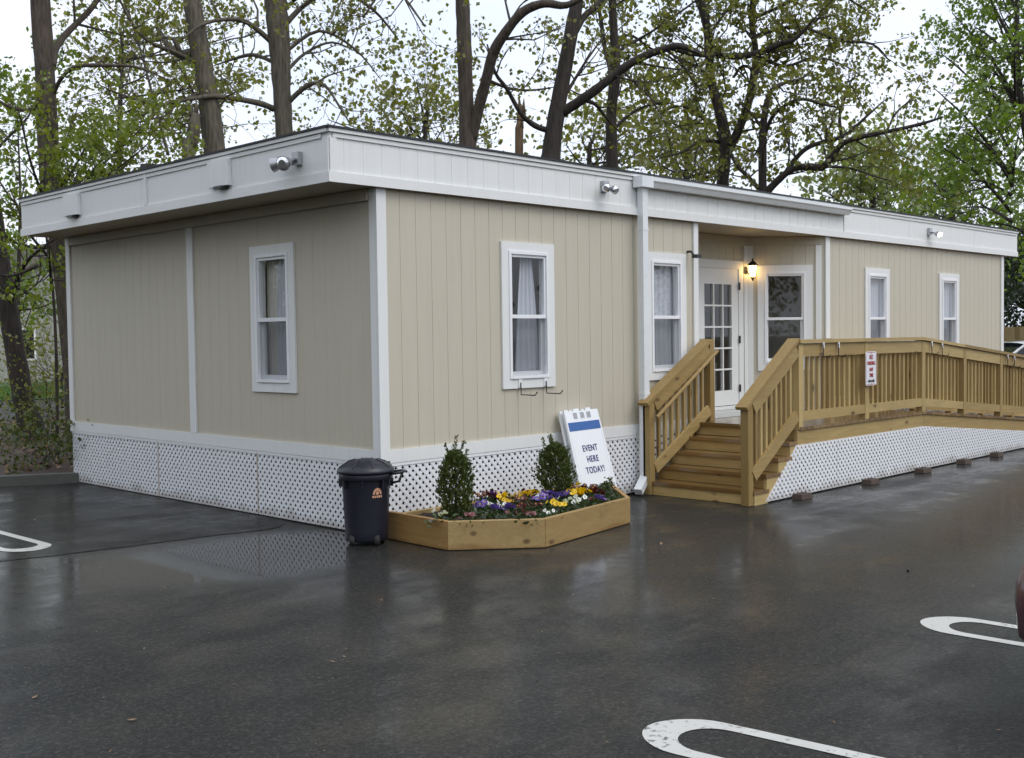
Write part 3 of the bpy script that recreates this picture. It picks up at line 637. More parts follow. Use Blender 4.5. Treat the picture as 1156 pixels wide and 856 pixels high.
for y in (YF, YB):
    piece('rim_board', 'wood_x', lambda b: b.pts8([(DX0 - .02, y, DZ - .245), (RX0, y, DZ - .245), (RX0, y + .038, DZ - .245), (DX0 - .02, y + .038, DZ - .245), (DX0 - .02, y, DZ - .037), (RX0, y, DZ - .037), (RX0, y + .038, DZ - .037), (DX0 - .02, y + .038, DZ - .037)]))
    piece('rim_board', 'wood_x', lambda b: b.pts8([(RX0 + .002, y, DZ - .245), (RX1 - 2.6, y, max(.005, zdeck(RX1 - 2.6) - .245)), (RX1 - 2.6, y + .038, max(.005, zdeck(RX1 - 2.6) - .245)), (RX0 + .002, y + .038, DZ - .245), (RX0 + .002, y, DZ - .037), (RX1 - 2.6, y, zdeck(RX1 - 2.6) - .037), (RX1 - 2.6, y + .038, zdeck(RX1 - 2.6) - .037), (RX0 + .002, y + .038, DZ - .037)]))
# steps
RISE, RUN, SX = .149, .232, 3.63
for k in range(4):
    z = RISE * (k + 1); x = SX + RUN * k
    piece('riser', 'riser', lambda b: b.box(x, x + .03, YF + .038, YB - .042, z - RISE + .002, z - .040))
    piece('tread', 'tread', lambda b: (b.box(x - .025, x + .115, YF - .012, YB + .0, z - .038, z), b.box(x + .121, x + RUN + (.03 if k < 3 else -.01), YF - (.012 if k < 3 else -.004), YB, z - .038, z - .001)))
piece('riser', 'riser', lambda b: b.box(SX + RUN * 4, SX + RUN * 4 + .03, YF + .038, YB - .042, DZ - RISE + .003, DZ - .04))
def stringer(y, o=0):
    pts = [(SX + .0, y, .0)]
    for k in range(4): z = RISE * (k + 1) - .041; pts += [(SX + RUN * k + .0, y, z), (SX + RUN * (k + 1) - .002, y, z)]
    pts += [(SX + RUN * 4 + .0, y, .57), (SX + RUN * 4 + .05, y, .57), (SX + RUN * 4 + .05, y, .49), (SX + RUN * 4 - .06, y, .455), (SX + .25, y, 0)]
    piece('stringer', 'wood_x', lambda b: b.prism([(p[0] + o, p[1], p[2] - o * .3) if p[2] > 0 else (p[0] + o, p[1], p[2]) for p in pts], (0, .038, 0)))
stringer(YF - .002); stringer(YB - .04); stringer((YF + YB) / 2, .035)
# posts, rails, balusters
bal = []
def post(x, y, z0, z1, s=.09): piece('post', 'wood_z', lambda b: b.box(x - s / 2, x + s / 2, y - s / 2, y + s / 2, z0, z1))
zrail = lambda x: 1.685 if x <= RX0 - .05 else 1.685 - .0885 * (x - RX0 + .05)
def railrun(y, xs, side, x_end):
    "level and sloping guard rail with boards on the outer face, balusters behind"
    for x in xs: post(x, y, zdeck(x) - .03 if x > DX0 else DZ - .03, zrail(x) - .04)
    for a, c in zip(xs, xs[1:]):
        for z0, z1, nm, ys in ((-.185, -.042, 'upper_rail', .0), (None, None, 'lower_rail', .0)):
            za, zc = (zrail(a), zrail(c)) if z0 is not None else (zdeck(a) + .165, zdeck(c) + .165)
            lo, hi = (z0, z1) if z0 is not None else (-.10, 0)
            y0 = y - .041; y1 = y - .003; a2, c2 = a + .046, c - .046
            f = lambda x, q, zz: zz[0] + (zz[1] - zz[0]) * (x - a) / (c - a) + q
            piece(nm, 'wood_x', lambda b: b.pts8([(a2, y0, f(a2, lo, (za, zc))), (c2, y0, f(c2, lo, (za, zc))), (c2, y1, f(c2, lo, (za, zc))), (a2, y1, f(a2, lo, (za, zc))), (a2, y0, f(a2, hi, (za, zc))), (c2, y0, f(c2, hi, (za, zc))), (c2, y1, f(c2, hi, (za, zc))), (a2, y1, f(a2, hi, (za, zc)))]))
        n = max(2, round((c - a) / .118)); yb = y + .018
        for k in range(1, n):
            x = a + (c - a) * k / n + random.uniform(-.006, .006); bal.append((x, yb, zdeck(x) + .075, zrail(x) - .07, .036))
        piece('rail_cap', 'wood_x', lambda b: b.pts8([(a - .05, y - .07, zrail(a - .05) - .039), (c - .0535, y - .07, zrail(c - .0535) - .039), (c - .0535, y + .07, zrail(c - .0535) - .039), (a - .05, y + .07, zrail(a - .05) - .039), (a - .05, y - .07, zrail(a - .05)), (c - .0535, y - .07, zrail(c - .0535)), (c - .0535, y + .07, zrail(c - .0535)), (a - .05, y + .07, zrail(a - .05))]))
railrun(YF + .035, [DX0 + .045, 6.04, RX0, 8.82, 10.08, 11.36, 12.64, 13.92, 15.1], -1, 15.2)
railrun(YB - .06, [7.62, 8.9, 10.18, 11.46, 12.74, 14.02, 15.1], 1, 15.2)
def stairrail(y, xa, xb, side, zb_):
    za, zb = 1.0, 1.685; sl = (zb - za) / (xb - xa); zz = lambda x: za + sl * (x - xa)
    post(xa + .10, y, .005, zz(xa + .10) - .02); up = (0, 0, 1)
    piece('rail_cap', 'wood_x', lambda b: b.beam((xa, y, zz(xa)), (xb, y, zz(xb)), .14, .036))
    piece('upper_rail', 'wood_x', lambda b: b.beam((xa + .155, y - .035, zz(xa + .155) - .105), (xb - .02, y - .035, zz(xb - .02) - .105), .036, .13))
    piece('lower_rail', 'wood_x', lambda b: b.beam((xa + .155, y - .035, zz(xa + .155) - .80), (xb - .02, y - .035, zz(xb - .02) - .80), .036, .12))
    n = 8
    for k in range(1, n + 1): x = xa + .155 + (xb - xa - .2) * k / (n + .6); bal.append((x, y, zz(x) - .82, zz(x) - .08, .036))
stairrail(-1.455, 3.47, 4.50, 1, 0); stairrail(-.17, 3.52, 4.74, -1, 0); post(4.78, -.17, DZ - .03, 1.70)
piece('handrail', 'wood_x', lambda b: b.tube([(3.60, -.30, .86), (4.76, -.30, 1.56)], .021, 8))
piece('handrail', 'wood_x', lambda b: b.tube([(3.64, -1.33, .80), (4.50, -1.33, 1.36)], .021, 8))
for x, z in ((3.72, .91), (4.55, 1.40)):
    piece('handrail_bracket', 'black', lambda b: b.tube([(x, -.21, z - .04), (x, -.30, z - .02)], .008, 6))
bal.sort(key=lambda q: (V((q[0], q[1], 1)) - CAM).length)
for q in bal[:100]: piece('baluster', 'wood_z', lambda b: b.box(q[0] - q[4] / 2, q[0] + q[4] / 2, q[1] - q[4] / 2, q[1] + q[4] / 2, q[2], q[3]))
if bal[100:]:
    b = MB()
    for q in bal[100:]: b.box(q[0] - q[4] / 2, q[0] + q[4] / 2, q[1] - q[4] / 2, q[1] + q[4] / 2, q[2], q[3])
    tag(b.build('balusters', M['wood_z'], deck), kind='stuff')
# lattice below the deck
DF = Fr((0, YF + .002, 0), (1, 0, 0), (0, -1, 0)); ztl = lambda x: zdeck(x) - .19
for poly in ([(3.83, .015), (5.33, .015), (5.33, ztl(5.3)), (4.45, ztl(4.5))], [(5.335, .015), (7.10, .015), (7.10, ztl(7.1)), (5.335, ztl(5.3))], [(7.105, .015), (9.26, .015), (9.26, ztl(9.26)), (7.55, ztl(7.5)), (7.105, ztl(7.1))], [(9.265, .015), (11.7, .015), (11.7, ztl(11.7)), (9.265, ztl(9.265))], [(11.705, .015), (13.7, .015), (13.7, ztl(13.7) + .0), (11.705, ztl(11.7))]):
    lattice(DF, poly, deck, n0=.004)
# clip hooks on the railing
for x in (4.99, 5.33, 7.74, 8.05, 10.25, 10.50):
    z = zrail(x); o = piece('hook_clip', 'vinyl', lambda b: b.box(x - .014, x + .014, YF - .036, YF - .026, z - .10, z - .036))
    piece('hook', 'black', lambda b: b.tube([(x - .012, YF - .034, z - .06), (x - .014, YF - .036, z - .19), (x - .012, YF - .11, z - .20), (x - .012, YF - .12, z - .17)], .006, 6), o)

# NO PARKING sign on the rail post
ns = thing('parking_sign', 'small white no parking sign with red lettering fixed to ramp rail post', 'sign', (6.04, YF - .04, 1.14))
SX0, SX1, SZ0, SZ1, SY = 5.915, 6.185, 1.135, 1.53, YF - .055
def rrect(b, x0, x1, z0, z1, y, r, t, hole=0):
    pts = []
    for cx, cz, a0 in ((x1 - r, z0 + r, -90), (x1 - r, z1 - r, 0), (x0 + r, z1 - r, 90), (x0 + r, z0 + r, 180)):
        for k in range(5): a = math.radians(a0 + 90 * k / 4); pts.append((cx + r * math.cos(a), y, cz + r * math.sin(a)))
    b.prism(pts, (0, t, 0))
b = MB(); rrect(b, SX0, SX1, SZ0, SZ1, SY, .03, .004); b.build('plate', M['signface'], ns)
b = MB()
for a in (0, 1): b.box((SX0 + .008, SX1 - .014)[a], (SX0 + .014, SX1 - .008)[a], SY - .0015, SY - .0003, SZ0 + .03, SZ1 - .03); b.box(SX0 + .03, SX1 - .03, SY - .0015, SY - .0003, (SZ0 + .008, SZ1 - .014)[a], (SZ0 + .014, SZ1 - .008)[a])
b.build('border', M['red'], ns)
RX = Matrix.Rotation(math.pi / 2, 4, 'X')
cxs = (SX0 + SX1) / 2
for txt, z, s in (('NO', 1.462, .078), ('PARKING', 1.392, .062), ('ANY', 1.318, .062), ('TIME', 1.252, .062)):
    text_mesh(txt, s, M['red'], Matrix.Translation((cxs, SY - .003, z)) @ RX, 'lettering', ns, 1.0, 1, .0008, .74)
b = MB(); z = 1.185; y = SY - .003
b.prism([(cxs - .085, y, z), (cxs - .05, y, z - .026), (cxs - .05, y, z - .011), (cxs + .05, y, z - .011), (cxs + .05, y, z - .026), (cxs + .085, y, z), (cxs + .05, y, z + .026), (cxs + .05, y, z + .011), (cxs - .05, y, z + .011), (cxs - .05, y, z + .026)], (0, .0015, 0)); b.build('arrow', M['signblack'], ns)
b = MB()
for z in (SZ0 + .02, SZ1 - .02): b.lathe([(.006, -.006), (.006, .03)], (cxs, SY, z), 8, 'y')
b.build('bolt', M['metal_g'], ns)

# bricks at the foot of the lattice
blabels = ['brown brick on wet ground nearest the stair foot', 'brown brick at lattice foot, second from the stairs', 'brown brick midway along the ramp lattice foot', 'brown brick under the sloping ramp, fourth from the stairs', 'brown brick farthest down the ramp lattice']
for k, x in enumerate((4.36, 5.89, 7.27, 8.50, 9.60)):
    o = thing('brick', blabels[k], 'brick', (x, -1.63, 0), 'bricks holding the ramp lattice')
    b = MB(); an = random.uniform(-.06, .06); L2, w2, h2 = .112, .06, .056
    r_ = [V((i * L2, j * w2, 0)) for i, j in ((-1, -1), (1, -1), (1, 1), (-1, 1))]; R_ = Matrix.Rotation(an, 3, 'Z'); c0 = V((x, -1.625, .004))
    ins = .93
    b.pts8([c0 + R_ @ q for q in r_] + [c0 + R_ @ (q * ins) + V((0, 0, h2)) for q in r_]); b.build('block', M['brick'], o)
    b = MB(); b.quad(*[c0 + R_ @ V((q.x * .55, q.y * .45, 0)) + V((0, 0, h2 + .002)) for q in r_]); b.build('frog', M['soil'], o)

# ------------------------------------------------------------------ trash can
bx, by = -.245, -.09
tcn = thing('trash_can', 'dark round wheeled trash can with domed lid at the building corner', 'trash can', (bx, by, 0))
b = MB(); b.lathe([(.175, .03), (.182, .05), (.186, .12), (.205, .55), (.207, .56)], (bx, by, 0), 32); b.lathe([(.225, .555), (.232, .565), (.232, .60), (.226, .615), (.21, .615)], (bx, by, 0), 32); body = b.build('body', M['bin'], tcn, True)
for k in range(8):
    a = 2 * math.pi * k / 8; d = V((math.cos(a), math.sin(a), 0)); q = V((bx, by, 0))
    b = MB(); b.beam(q + d * .218 + V((0, 0, .49)), q + d * .222 + V((0, 0, .56)), .012, .03, d); b.build('rib', M['bin'], body)
b = MB(); b.lathe([(.242, .612), (.248, .62), (.246, .638), (.225, .665), (.17, .70), (.10, .722), (.03, .732), (.0, .733)], (bx, by, 0), 32); lid = b.build('lid', M['bin'], tcn, True)
b = MB()
for k in range(8):
    a = 2 * math.pi * (k + .5) / 8; d = V((math.cos(a), math.sin(a), 0)); q = V((bx, by, 0)); b.tube([q + d * .23 + V((0, 0, .662)), q + d * .17 + V((0, 0, .703)), q + d * .10 + V((0, 0, .725))], [.004, .006, .004], 6)
b.build('ridge', M['bin'], lid, True)
hd = V((.70, -.714, 0)); hs = V((.714, .70, 0)); q = V((bx, by, 0))
def handle(sgn, nm):
    b = MB(); d = hd * sgn
    b.tube([q + d * .21 + hs * .07 + V((0, 0, .60)), q + d * .315 + hs * .07 + V((0, 0, .615)), q + d * .33 + hs * .0 + V((0, 0, .617)), q + d * .315 - hs * .07 + V((0, 0, .615)), q + d * .21 - hs * .07 + V((0, 0, .60))], .013, 8)
    b.tube([q + d * .318 + V((0, 0, .612)), q + d * .285 + V((0, 0, .53)), q + d * .215 + V((0, 0, .515))], .011, 8); b.build(nm, M['bin'], tcn, True)
handle(1, 'handle')
fwd2 = V((-.715, -.70, 0))
for s in (-.105, .105):
    b = MB(); c0 = q + fwd2 * .135 + hd * s + V((0, 0, .047)); b.tube([c0 - hd * .022, c0 - hd * .018, c0 + hd * .018, c0 + hd * .022], [.034, .045, .045, .034], 16); wl = b.build('wheel', M['tyre'], tcn, True)
    b = MB(); b.tube([c0 - hd * .026, c0 + hd * .026], .016, 8); b.build('hub', M['black'], wl)
# emblem: arch with lettering, wrapped on the side facing right
sa = math.atan2(-.714, .70) - .95
def onbin(u, z, r=.0015):
    rr = .186 + (z - .12) / .43 * .019 + r; a = sa + u / rr; return (bx + rr * math.cos(a), by + rr * math.sin(a), z)
b = MB(); N = 14
for k in range(N):
    a0, a1 = math.pi * k / N, math.pi * (k + 1) / N
    b.quad(onbin(.042 * math.cos(a0), .44 + .055 * math.sin(a0)), onbin(.042 * math.cos(a1), .44 + .055 * math.sin(a1)), onbin(.024 * math.cos(a1), .44 + .033 * math.sin(a1)), onbin(.024 * math.cos(a0), .44 + .033 * math.sin(a0)))
    b.quad(onbin(.015 * math.cos(a0 * 2), .452 + .016 * math.sin(a0 * 2)), onbin(.015 * math.cos(a1 * 2), .452 + .016 * math.sin(a1 * 2)), onbin(.0, .452))
for k in range(5): u = -.038 + .019 * k; b.quad(onbin(u - .0085, .412), onbin(u + .0065, .412), onbin(u + .0065, .431), onbin(u - .0085, .431))
b.build('sticker', M['sticker'], body)

# ------------------------------------------------------------------ planter, flowers, shrubs
PV = [(-.015, -.075), (-.045, -.90), (.57, -1.43), (1.985, -1.20), (2.98, -.075)]; PH = .245; SOIL = .185
plt = thing('planter_box', 'low faceted timber planter box filled with flowers below the front window', 'planter', (1.2, -.7, 0))
cen = V((1.2, -.6, 0))
def inset(i, d):
    a, b_, c = V((*PV[i - 1], 0)), V((*PV[i], 0)), V((*PV[(i + 1) % 5], 0)); e1 = (b_ - a).normalized(); e2 = (c - b_).normalized()
    n1, n2 = V((-e1.y, e1.x, 0)), V((-e2.y, e2.x, 0))
    bis = (n1 + n2); return b_ + bis * (d / (1 + n1.dot(n2)))
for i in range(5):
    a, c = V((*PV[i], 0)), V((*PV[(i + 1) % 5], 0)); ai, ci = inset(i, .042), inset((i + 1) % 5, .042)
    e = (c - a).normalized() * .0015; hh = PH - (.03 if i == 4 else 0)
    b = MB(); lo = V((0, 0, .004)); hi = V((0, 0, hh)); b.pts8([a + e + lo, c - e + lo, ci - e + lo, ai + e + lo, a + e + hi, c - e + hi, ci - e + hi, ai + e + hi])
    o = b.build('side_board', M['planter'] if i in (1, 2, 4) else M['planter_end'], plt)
    bm = bmesh.new(); bm.from_mesh(o.data); bmesh.ops.bevel(bm, geom=bm.edges[:], offset=.004, segments=1, affect='EDGES'); bm.to_mesh(o.data); bm.free()
def inpoly(x, y, d=.1):
    for i in range(5):
        a, c = V(PV[i]), V(PV[(i + 1) % 5]); e = c - a
        if (e.x * (y - a.y) - e.y * (x - a.x)) / e.length < d: return False
    return True
b = MB(); ins = [inset(i, .04) for i in range(5)]; G_ = 46
idx = {}
for j in range(G_):
    for i in range(G_):
        x = -.05 + 3.05 * i / (G_ - 1); y = -1.45 + 1.4 * j / (G_ - 1)
        if inpoly(x, y, .035): idx[(i, j)] = len(b.v); b.v.append((x, y, SOIL + random.uniform(-.012, .018)))
for (i, j) in idx:
    if all(k in idx for k in ((i + 1, j), (i + 1, j + 1), (i, j + 1))): b.f.append((idx[(i, j)], idx[(i + 1, j)], idx[(i + 1, j + 1)], idx[(i, j + 1)]))
b.quad(*[(p.x, p.y, SOIL - .03) for p in ins]); b.build('soil', M['soil'], plt)
# pansies: one thing per plant
def leaf_quads(n, cen_, rad, size, flat=.5, seed=0):
    g = np.random.default_rng(seed); P = np.asarray(cen_) + g.normal(size=(n, 3)) * np.asarray(rad)
    a = g.normal(size=(n, 3)); a[:, 2] *= flat; a /= np.linalg.norm(a, axis=1)[:, None]
    c = np.cross(a, g.normal(size=(n, 3))); c /= np.linalg.norm(c, axis=1)[:, None]; s = size * g.uniform(.6, 1.35, n)[:, None]
    return np.stack([P - a * s, P - c * s * .55, P + a * s, P + c * s * .55], 1)
def pansy_proto(kind, seed):
    o = thing('pansy', 'x', 'flower')
    g = np.random.default_rng(seed)
    lq = leaf_quads(60, (0, 0, .035), (.055, .055, .018), .026, .6, seed); lq[..., 2] = np.maximum(lq[..., 2], .002); mesh_np('foliage', lq, 4, M['leaf_f'], o)
    b = MB(); be = MB()
    for k in range({'white': 4, 'pink': 5}.get(kind, 9)):
        c = V((g.normal(0, .05), g.normal(0, .05), .08 + g.uniform(-.01, .03))); f = V((g.normal(-.5, .5), g.normal(-.5, .5), .75)).normalized(); s = f.orthogonal().normalized(); u = f.cross(s)
        for j in range(5):
            a = 2 * math.pi * j / 5 + .3; d = s * math.cos(a) + u * math.sin(a); e = f.cross(d); r = .0215 * g.uniform(.8, 1.2)
            b.quad(c, c + d * r * .6 + e * r * .62 + f * .004, c + d * r * 1.1 + f * .007, c + d * r * .6 - e * r * .62 + f * .004)
        be.quad(*[c + f * .009 + (s * math.cos(t_) + u * math.sin(t_)) * .006 for t_ in (0, 1.57, 3.14, 4.71)])
    b.build('blossom', M['fl_' + kind], o, fix=False); be.build('eye', M['fl_eye'] if kind in ('yellow', 'white', 'pink') else M['fl_yellow'], o, fix=False); return o
protos = {}
PLAB = {'yellow': 'clump of bright yellow pansies in the timber planter', 'purple': 'clump of violet blue pansies in the timber planter', 'white': 'clump of white pansies in the timber planter', 'maroon': 'clump of dark maroon pansies in the timber planter', 'pink': 'clump of dusty pink flowers at the planter front'}
def plant(kind, px, py, z=.29):
    d = FW + RT * ((px - 578) / FOC) - UP * ((py - 428) / FOC); t_ = (z - CAM.z) / d.z; p = CAM + d * t_
    x, y = p.x, p.y
    if not inpoly(x, y, .08):
        for _ in range(40):
            x += (1.2 - x) * .04; y += (-.6 - y) * .04
            if inpoly(x, y, .08): break
    if kind not in protos: protos[kind] = [pansy_proto(kind, 11 * len(protos) + 1), 0]
    pr = protos[kind]; o = pr[0] if pr[1] == 0 else copy_tree(pr[0]); pr[1] += 1
    o.location = (x, y, SOIL + .005); o.rotation_euler.z = random.uniform(0, 6.28) if pr[1] > 1 else 0; s = random.uniform(.85, 1.2); o.scale = (s, s, s)
    tag(o, PLAB[kind], 'flower', kind + ' flowers in the planter')
for k, lst in {'yellow': [(573, 563), (583, 557), (594, 556), (568, 560), (630, 569), (642, 552), (650, 556), (656, 556), (646, 547)],
    'purple': [(541, 569), (560, 558), (577, 571), (616, 557), (625, 555), (632, 557), (636, 556), (621, 561), (679, 560), (610, 562), (562, 572)],
    'white': [(552, 567), (564, 567), (609, 560), (641, 563), (652, 562), (617, 574), (491, 581), (657, 551), (649, 564)],
    'maroon': [(549, 557), (556, 559), (602, 555), (540, 556), (660, 550), (668, 553), (589, 572), (586, 563), (675, 555), (603, 568)],
    'pink': [(528, 581), (520, 583), (585, 581), (600, 580), (690, 563)]}.items():
    for q in lst: plant(k, *q)
# low filler foliage over the bed
n = 6500; X = rng.uniform(.35, 2.7, n); Y = rng.uniform(-1.4, -.35, n); keep = np.array([inpoly(a, c, .06) for a, c in zip(X, Y)]); X, Y = X[keep], Y[keep]
dens = (np.sin(X * 5.1 + Y * 2) + np.sin(Y * 6.3 - X * 3)) > -.7; X, Y = X[dens], Y[dens]; n = len(X)
P = np.stack([X, Y, SOIL + .01 + rng.uniform(0, .055, n)], 1); a = rng.normal(size=(n, 3)); a[:, 2] *= .6; a /= np.linalg.norm(a, axis=1)[:, None]; c_ = np.cross(a, rng.normal(size=(n, 3))); c_ /= np.linalg.norm(c_, axis=1)[:, None]
s_ = rng.uniform(.012, .026, n)[:, None]
o = mesh_np('ground_cover', np.stack([P - a * s_, P - c_ * s_ * .5, P + a * s_, P + c_ * s_ * .5], 1), 4, M['leaf_f']); tag(o, 'low leafy green ground cover between the planter flowers', 'ground cover', kind='stuff')

def shrub(x, y, z0, prof, n, seed, label, sprigs=5, leafm='leaf_s', size=.0175):
    "upright evergreen shrub: profile radius by height, fine sprays of leaves"
    o = thing('evergreen_shrub', label, 'shrub', (x, y, z0), 'evergreen shrubs in the planter'); g = np.random.default_rng(seed)
    H = prof[-1][0]; hs_ = g.uniform(0, 1, n) ** .85 * H; R = np.interp(hs_, [p[0] for p in prof], [p[1] for p in prof])
    th = g.uniform(0, 2 * np.pi, n); lump = 1 + .13 * np.sin(3 * th + hs_ * 14 + seed) + .10 * np.sin(5 * th - hs_ * 23) + g.normal(0, .12, n)
    rr = R * lump * np.sqrt(g.uniform(.35, 1, n)); P = np.stack([x + rr * np.cos(th), y + rr * np.sin(th), z0 + hs_ + g.normal(0, .008, n)], 1)
    out = np.stack([np.cos(th) * .7, np.sin(th) * .7, np.full(n, .9)], 1) + g.normal(0, .45, (n, 3)); out /= np.linalg.norm(out, axis=1)[:, None]
    c = np.cross(out, g.normal(size=(n, 3))); c /= np.linalg.norm(c, axis=1)[:, None]; s = size * g.uniform(.6, 1.4, n)[:, None]
    Q = [np.stack([P - out * s * .6, P - c * s * .5, P + out * s * 1.3, P + c * s * .5], 1)]
    for k in range(sprigs):
        t0 = g.uniform(0, 6.28); zz = g.uniform(.55, 1.0) * H; r = np.interp(zz, [p[0] for p in prof], [p[1] for p in prof]) * .62; b0 = np.array([x + r * math.cos(t0), y + r * math.sin(t0), z0 + zz])
        d = np.array([math.cos(t0) * .35, math.sin(t0) * .35, 1.0]); m_ = 46; u = g.uniform(0, .14, m_)[:, None]; P2 = b0 + d * u + g.normal(0, .008, (m_, 3)); o2 = d + g.normal(0, .5, (m_, 3)); o2 /= np.linalg.norm(o2, axis=1)[:, None]; c2 = np.cross(o2, g.normal(size=(m_, 3))); c2 /= np.linalg.norm(c2, axis=1)[:, None]
        Q.append(np.stack([P2 - o2 * size * .5, P2 - c2 * size * .4, P2 + o2 * size, P2 + c2 * size * .4], 1))
    mesh_np('foliage', np.concatenate(Q), 4, M[leafm], o)
    b = MB(); b.tube([(x, y, z0 - .03), (x + .01, y, z0 + H * .4), (x, y, z0 + H * .85)], [.016, .013, .004], 7)
    for k in range(14): t0 = 2.4 * k; zz = H * (.08 + .05 * k); r = np.interp(zz, [p[0] for p in prof], [p[1] for p in prof]) * .8; b.tube([(x, y, z0 + zz * .8), (x + r * .6 * math.cos(t0), y + r * .6 * math.sin(t0), z0 + zz), (x + r * math.cos(t0), y + r * math.sin(t0), z0 + zz + .07)], [.006, .004, .002], 4)
    b.build('stem', M['bark_d'], o); return o
shrub(.42, -.50, SOIL, [(0, .05), (.05, .10), (.15, .14), (.28, .155), (.38, .14), (.46, .115), (.52, .08), (.57, .035)], 3000, 4, 'upright dark green shrub with ragged top at the planter end near the trash can', 16)
shrub(1.70, -.52, SOIL + .03, [(0, .05), (.08, .11), (.16, .17), (.25, .178), (.33, .16), (.41, .125), (.47, .085), (.51, .035)], 3200, 9, 'rounded egg shaped green shrub beside the white event sign', 9)
for px, nm in ((690, 0),):
    o = thing('sprig_plant', 'thin upright grey green sprig in front of the sign foot', 'plant', (2.25, -.72, SOIL)); b = MB(); g = np.random.default_rng(5); Q = []
    for k, (dx, h) in enumerate(((-.03, .16), (.04, .19), (.0, .12), (.06, .14))):
        b.tube([(2.25, -.72, SOIL), (2.25 + dx * .6, -.72, SOIL + h * .5), (2.25 + dx, -.72, SOIL + h)], [.004, .003, .002], 4); Q.append(leaf_quads(26, (2.25 + dx * .9, -.72, SOIL + h * .75), (.014, .014, h * .2), .018, 1, k))
    b.build('stem', M['bark_d'], o); mesh_np('foliage', np.concatenate(Q), 4, M['leaf_s'], o)

# ------------------------------------------------------------------ folding event sign leaning on the wall
sg = thing('sandwich_board', 'white folded sandwich board reading event here today leaning against the front wall', 'sign', (2.55, -.2, SOIL))
TB = V((2.545, -.335, SOIL - .01)); lean = V((-.012, .235, .82)).normalized(); across = V((1, 0, 0)); across = (across - lean * across.dot(lean)).normalized(); nrm_ = across.cross(lean)   # faces viewer
if nrm_.y > 0: nrm_ = -nrm_
def sp(u, v_, n): return TB + across * u + lean * v_ + nrm_ * n
def sbox(b, u0, u1, v0, v1, n0, n1): b.pts8([sp(u0, v0, n0), sp(u1, v0, n0), sp(u1, v0, n1), sp(u0, v0, n1), sp(u0, v1, n0), sp(u1, v1, n0), sp(u1, v1, n1), sp(u0, v1, n1)])
def panel(n0, n1, nm):
    b = MB(); outl = [(-.285, 0), (.285, 0), (.262, .84), (.15, .84), (.15, .862), (.075, .862), (.075, .835), (-.03, .835), (-.03, .862), (-.115, .862), (-.115, .838), (-.19, .838), (-.205, .858), (-.255, .858), (-.262, .84)]
    b.prism([sp(u, v_, n0) for u, v_ in outl], nrm_ * (n1 - n0)); return b.build(nm, M['plastic'], sg)
fp = panel(.0, .026, 'front_panel'); bp = panel(-.062, -.034, 'back_panel')
b = MB()
for u in (-.11, .0, .10): sbox(b, u - .03, u + .03, .755, .825, .0265, .028)
b.build('moulded_grip', M['signface'], fp)
b = MB(); rgs = MB()
for u in (-.11, .0, .10):
    for k in range(4): sbox(rgs, u - .026 + k * .015, u - .018 + k * .015, .76, .82, .0285, .0315)
rgs.build('rib', M['metal_g'], fp)
sbox(b, -.245, .246, .632, .722, .027, .0285); b.build('blue_band', M['blue'], fp)
b = MB(); sbox(b, -.246, -.24, .06, .62, .0265, .029); sbox(b, .243, .249, .06, .62, .0265, .029); sbox(b, -.246, .249, .054, .06, .0265, .029); b.build('bead', M['plastic'], fp)
mw = Matrix((across, lean, nrm_)).transposed().to_4x4(); mw.translation = sp(.005, .325, .0285)
for k, (word, du) in enumerate((('EVENT', -.004), ('HERE', .0), ('TODAY!', .004))):
    mw.translation = sp(.005 + du, .325 + .114 * (1 - k), .0285); text_mesh(word, .092, M['navy'], mw, 'lettering', fp, 1.10, 1.0, .0012, .80)
b = MB(); sbox(b, -.20, -.165, .60, .72, -.033, -.001); sbox(b, .165, .2, .60, .72, -.033, -.001); b.build('hinge', M['plastic'], sg)

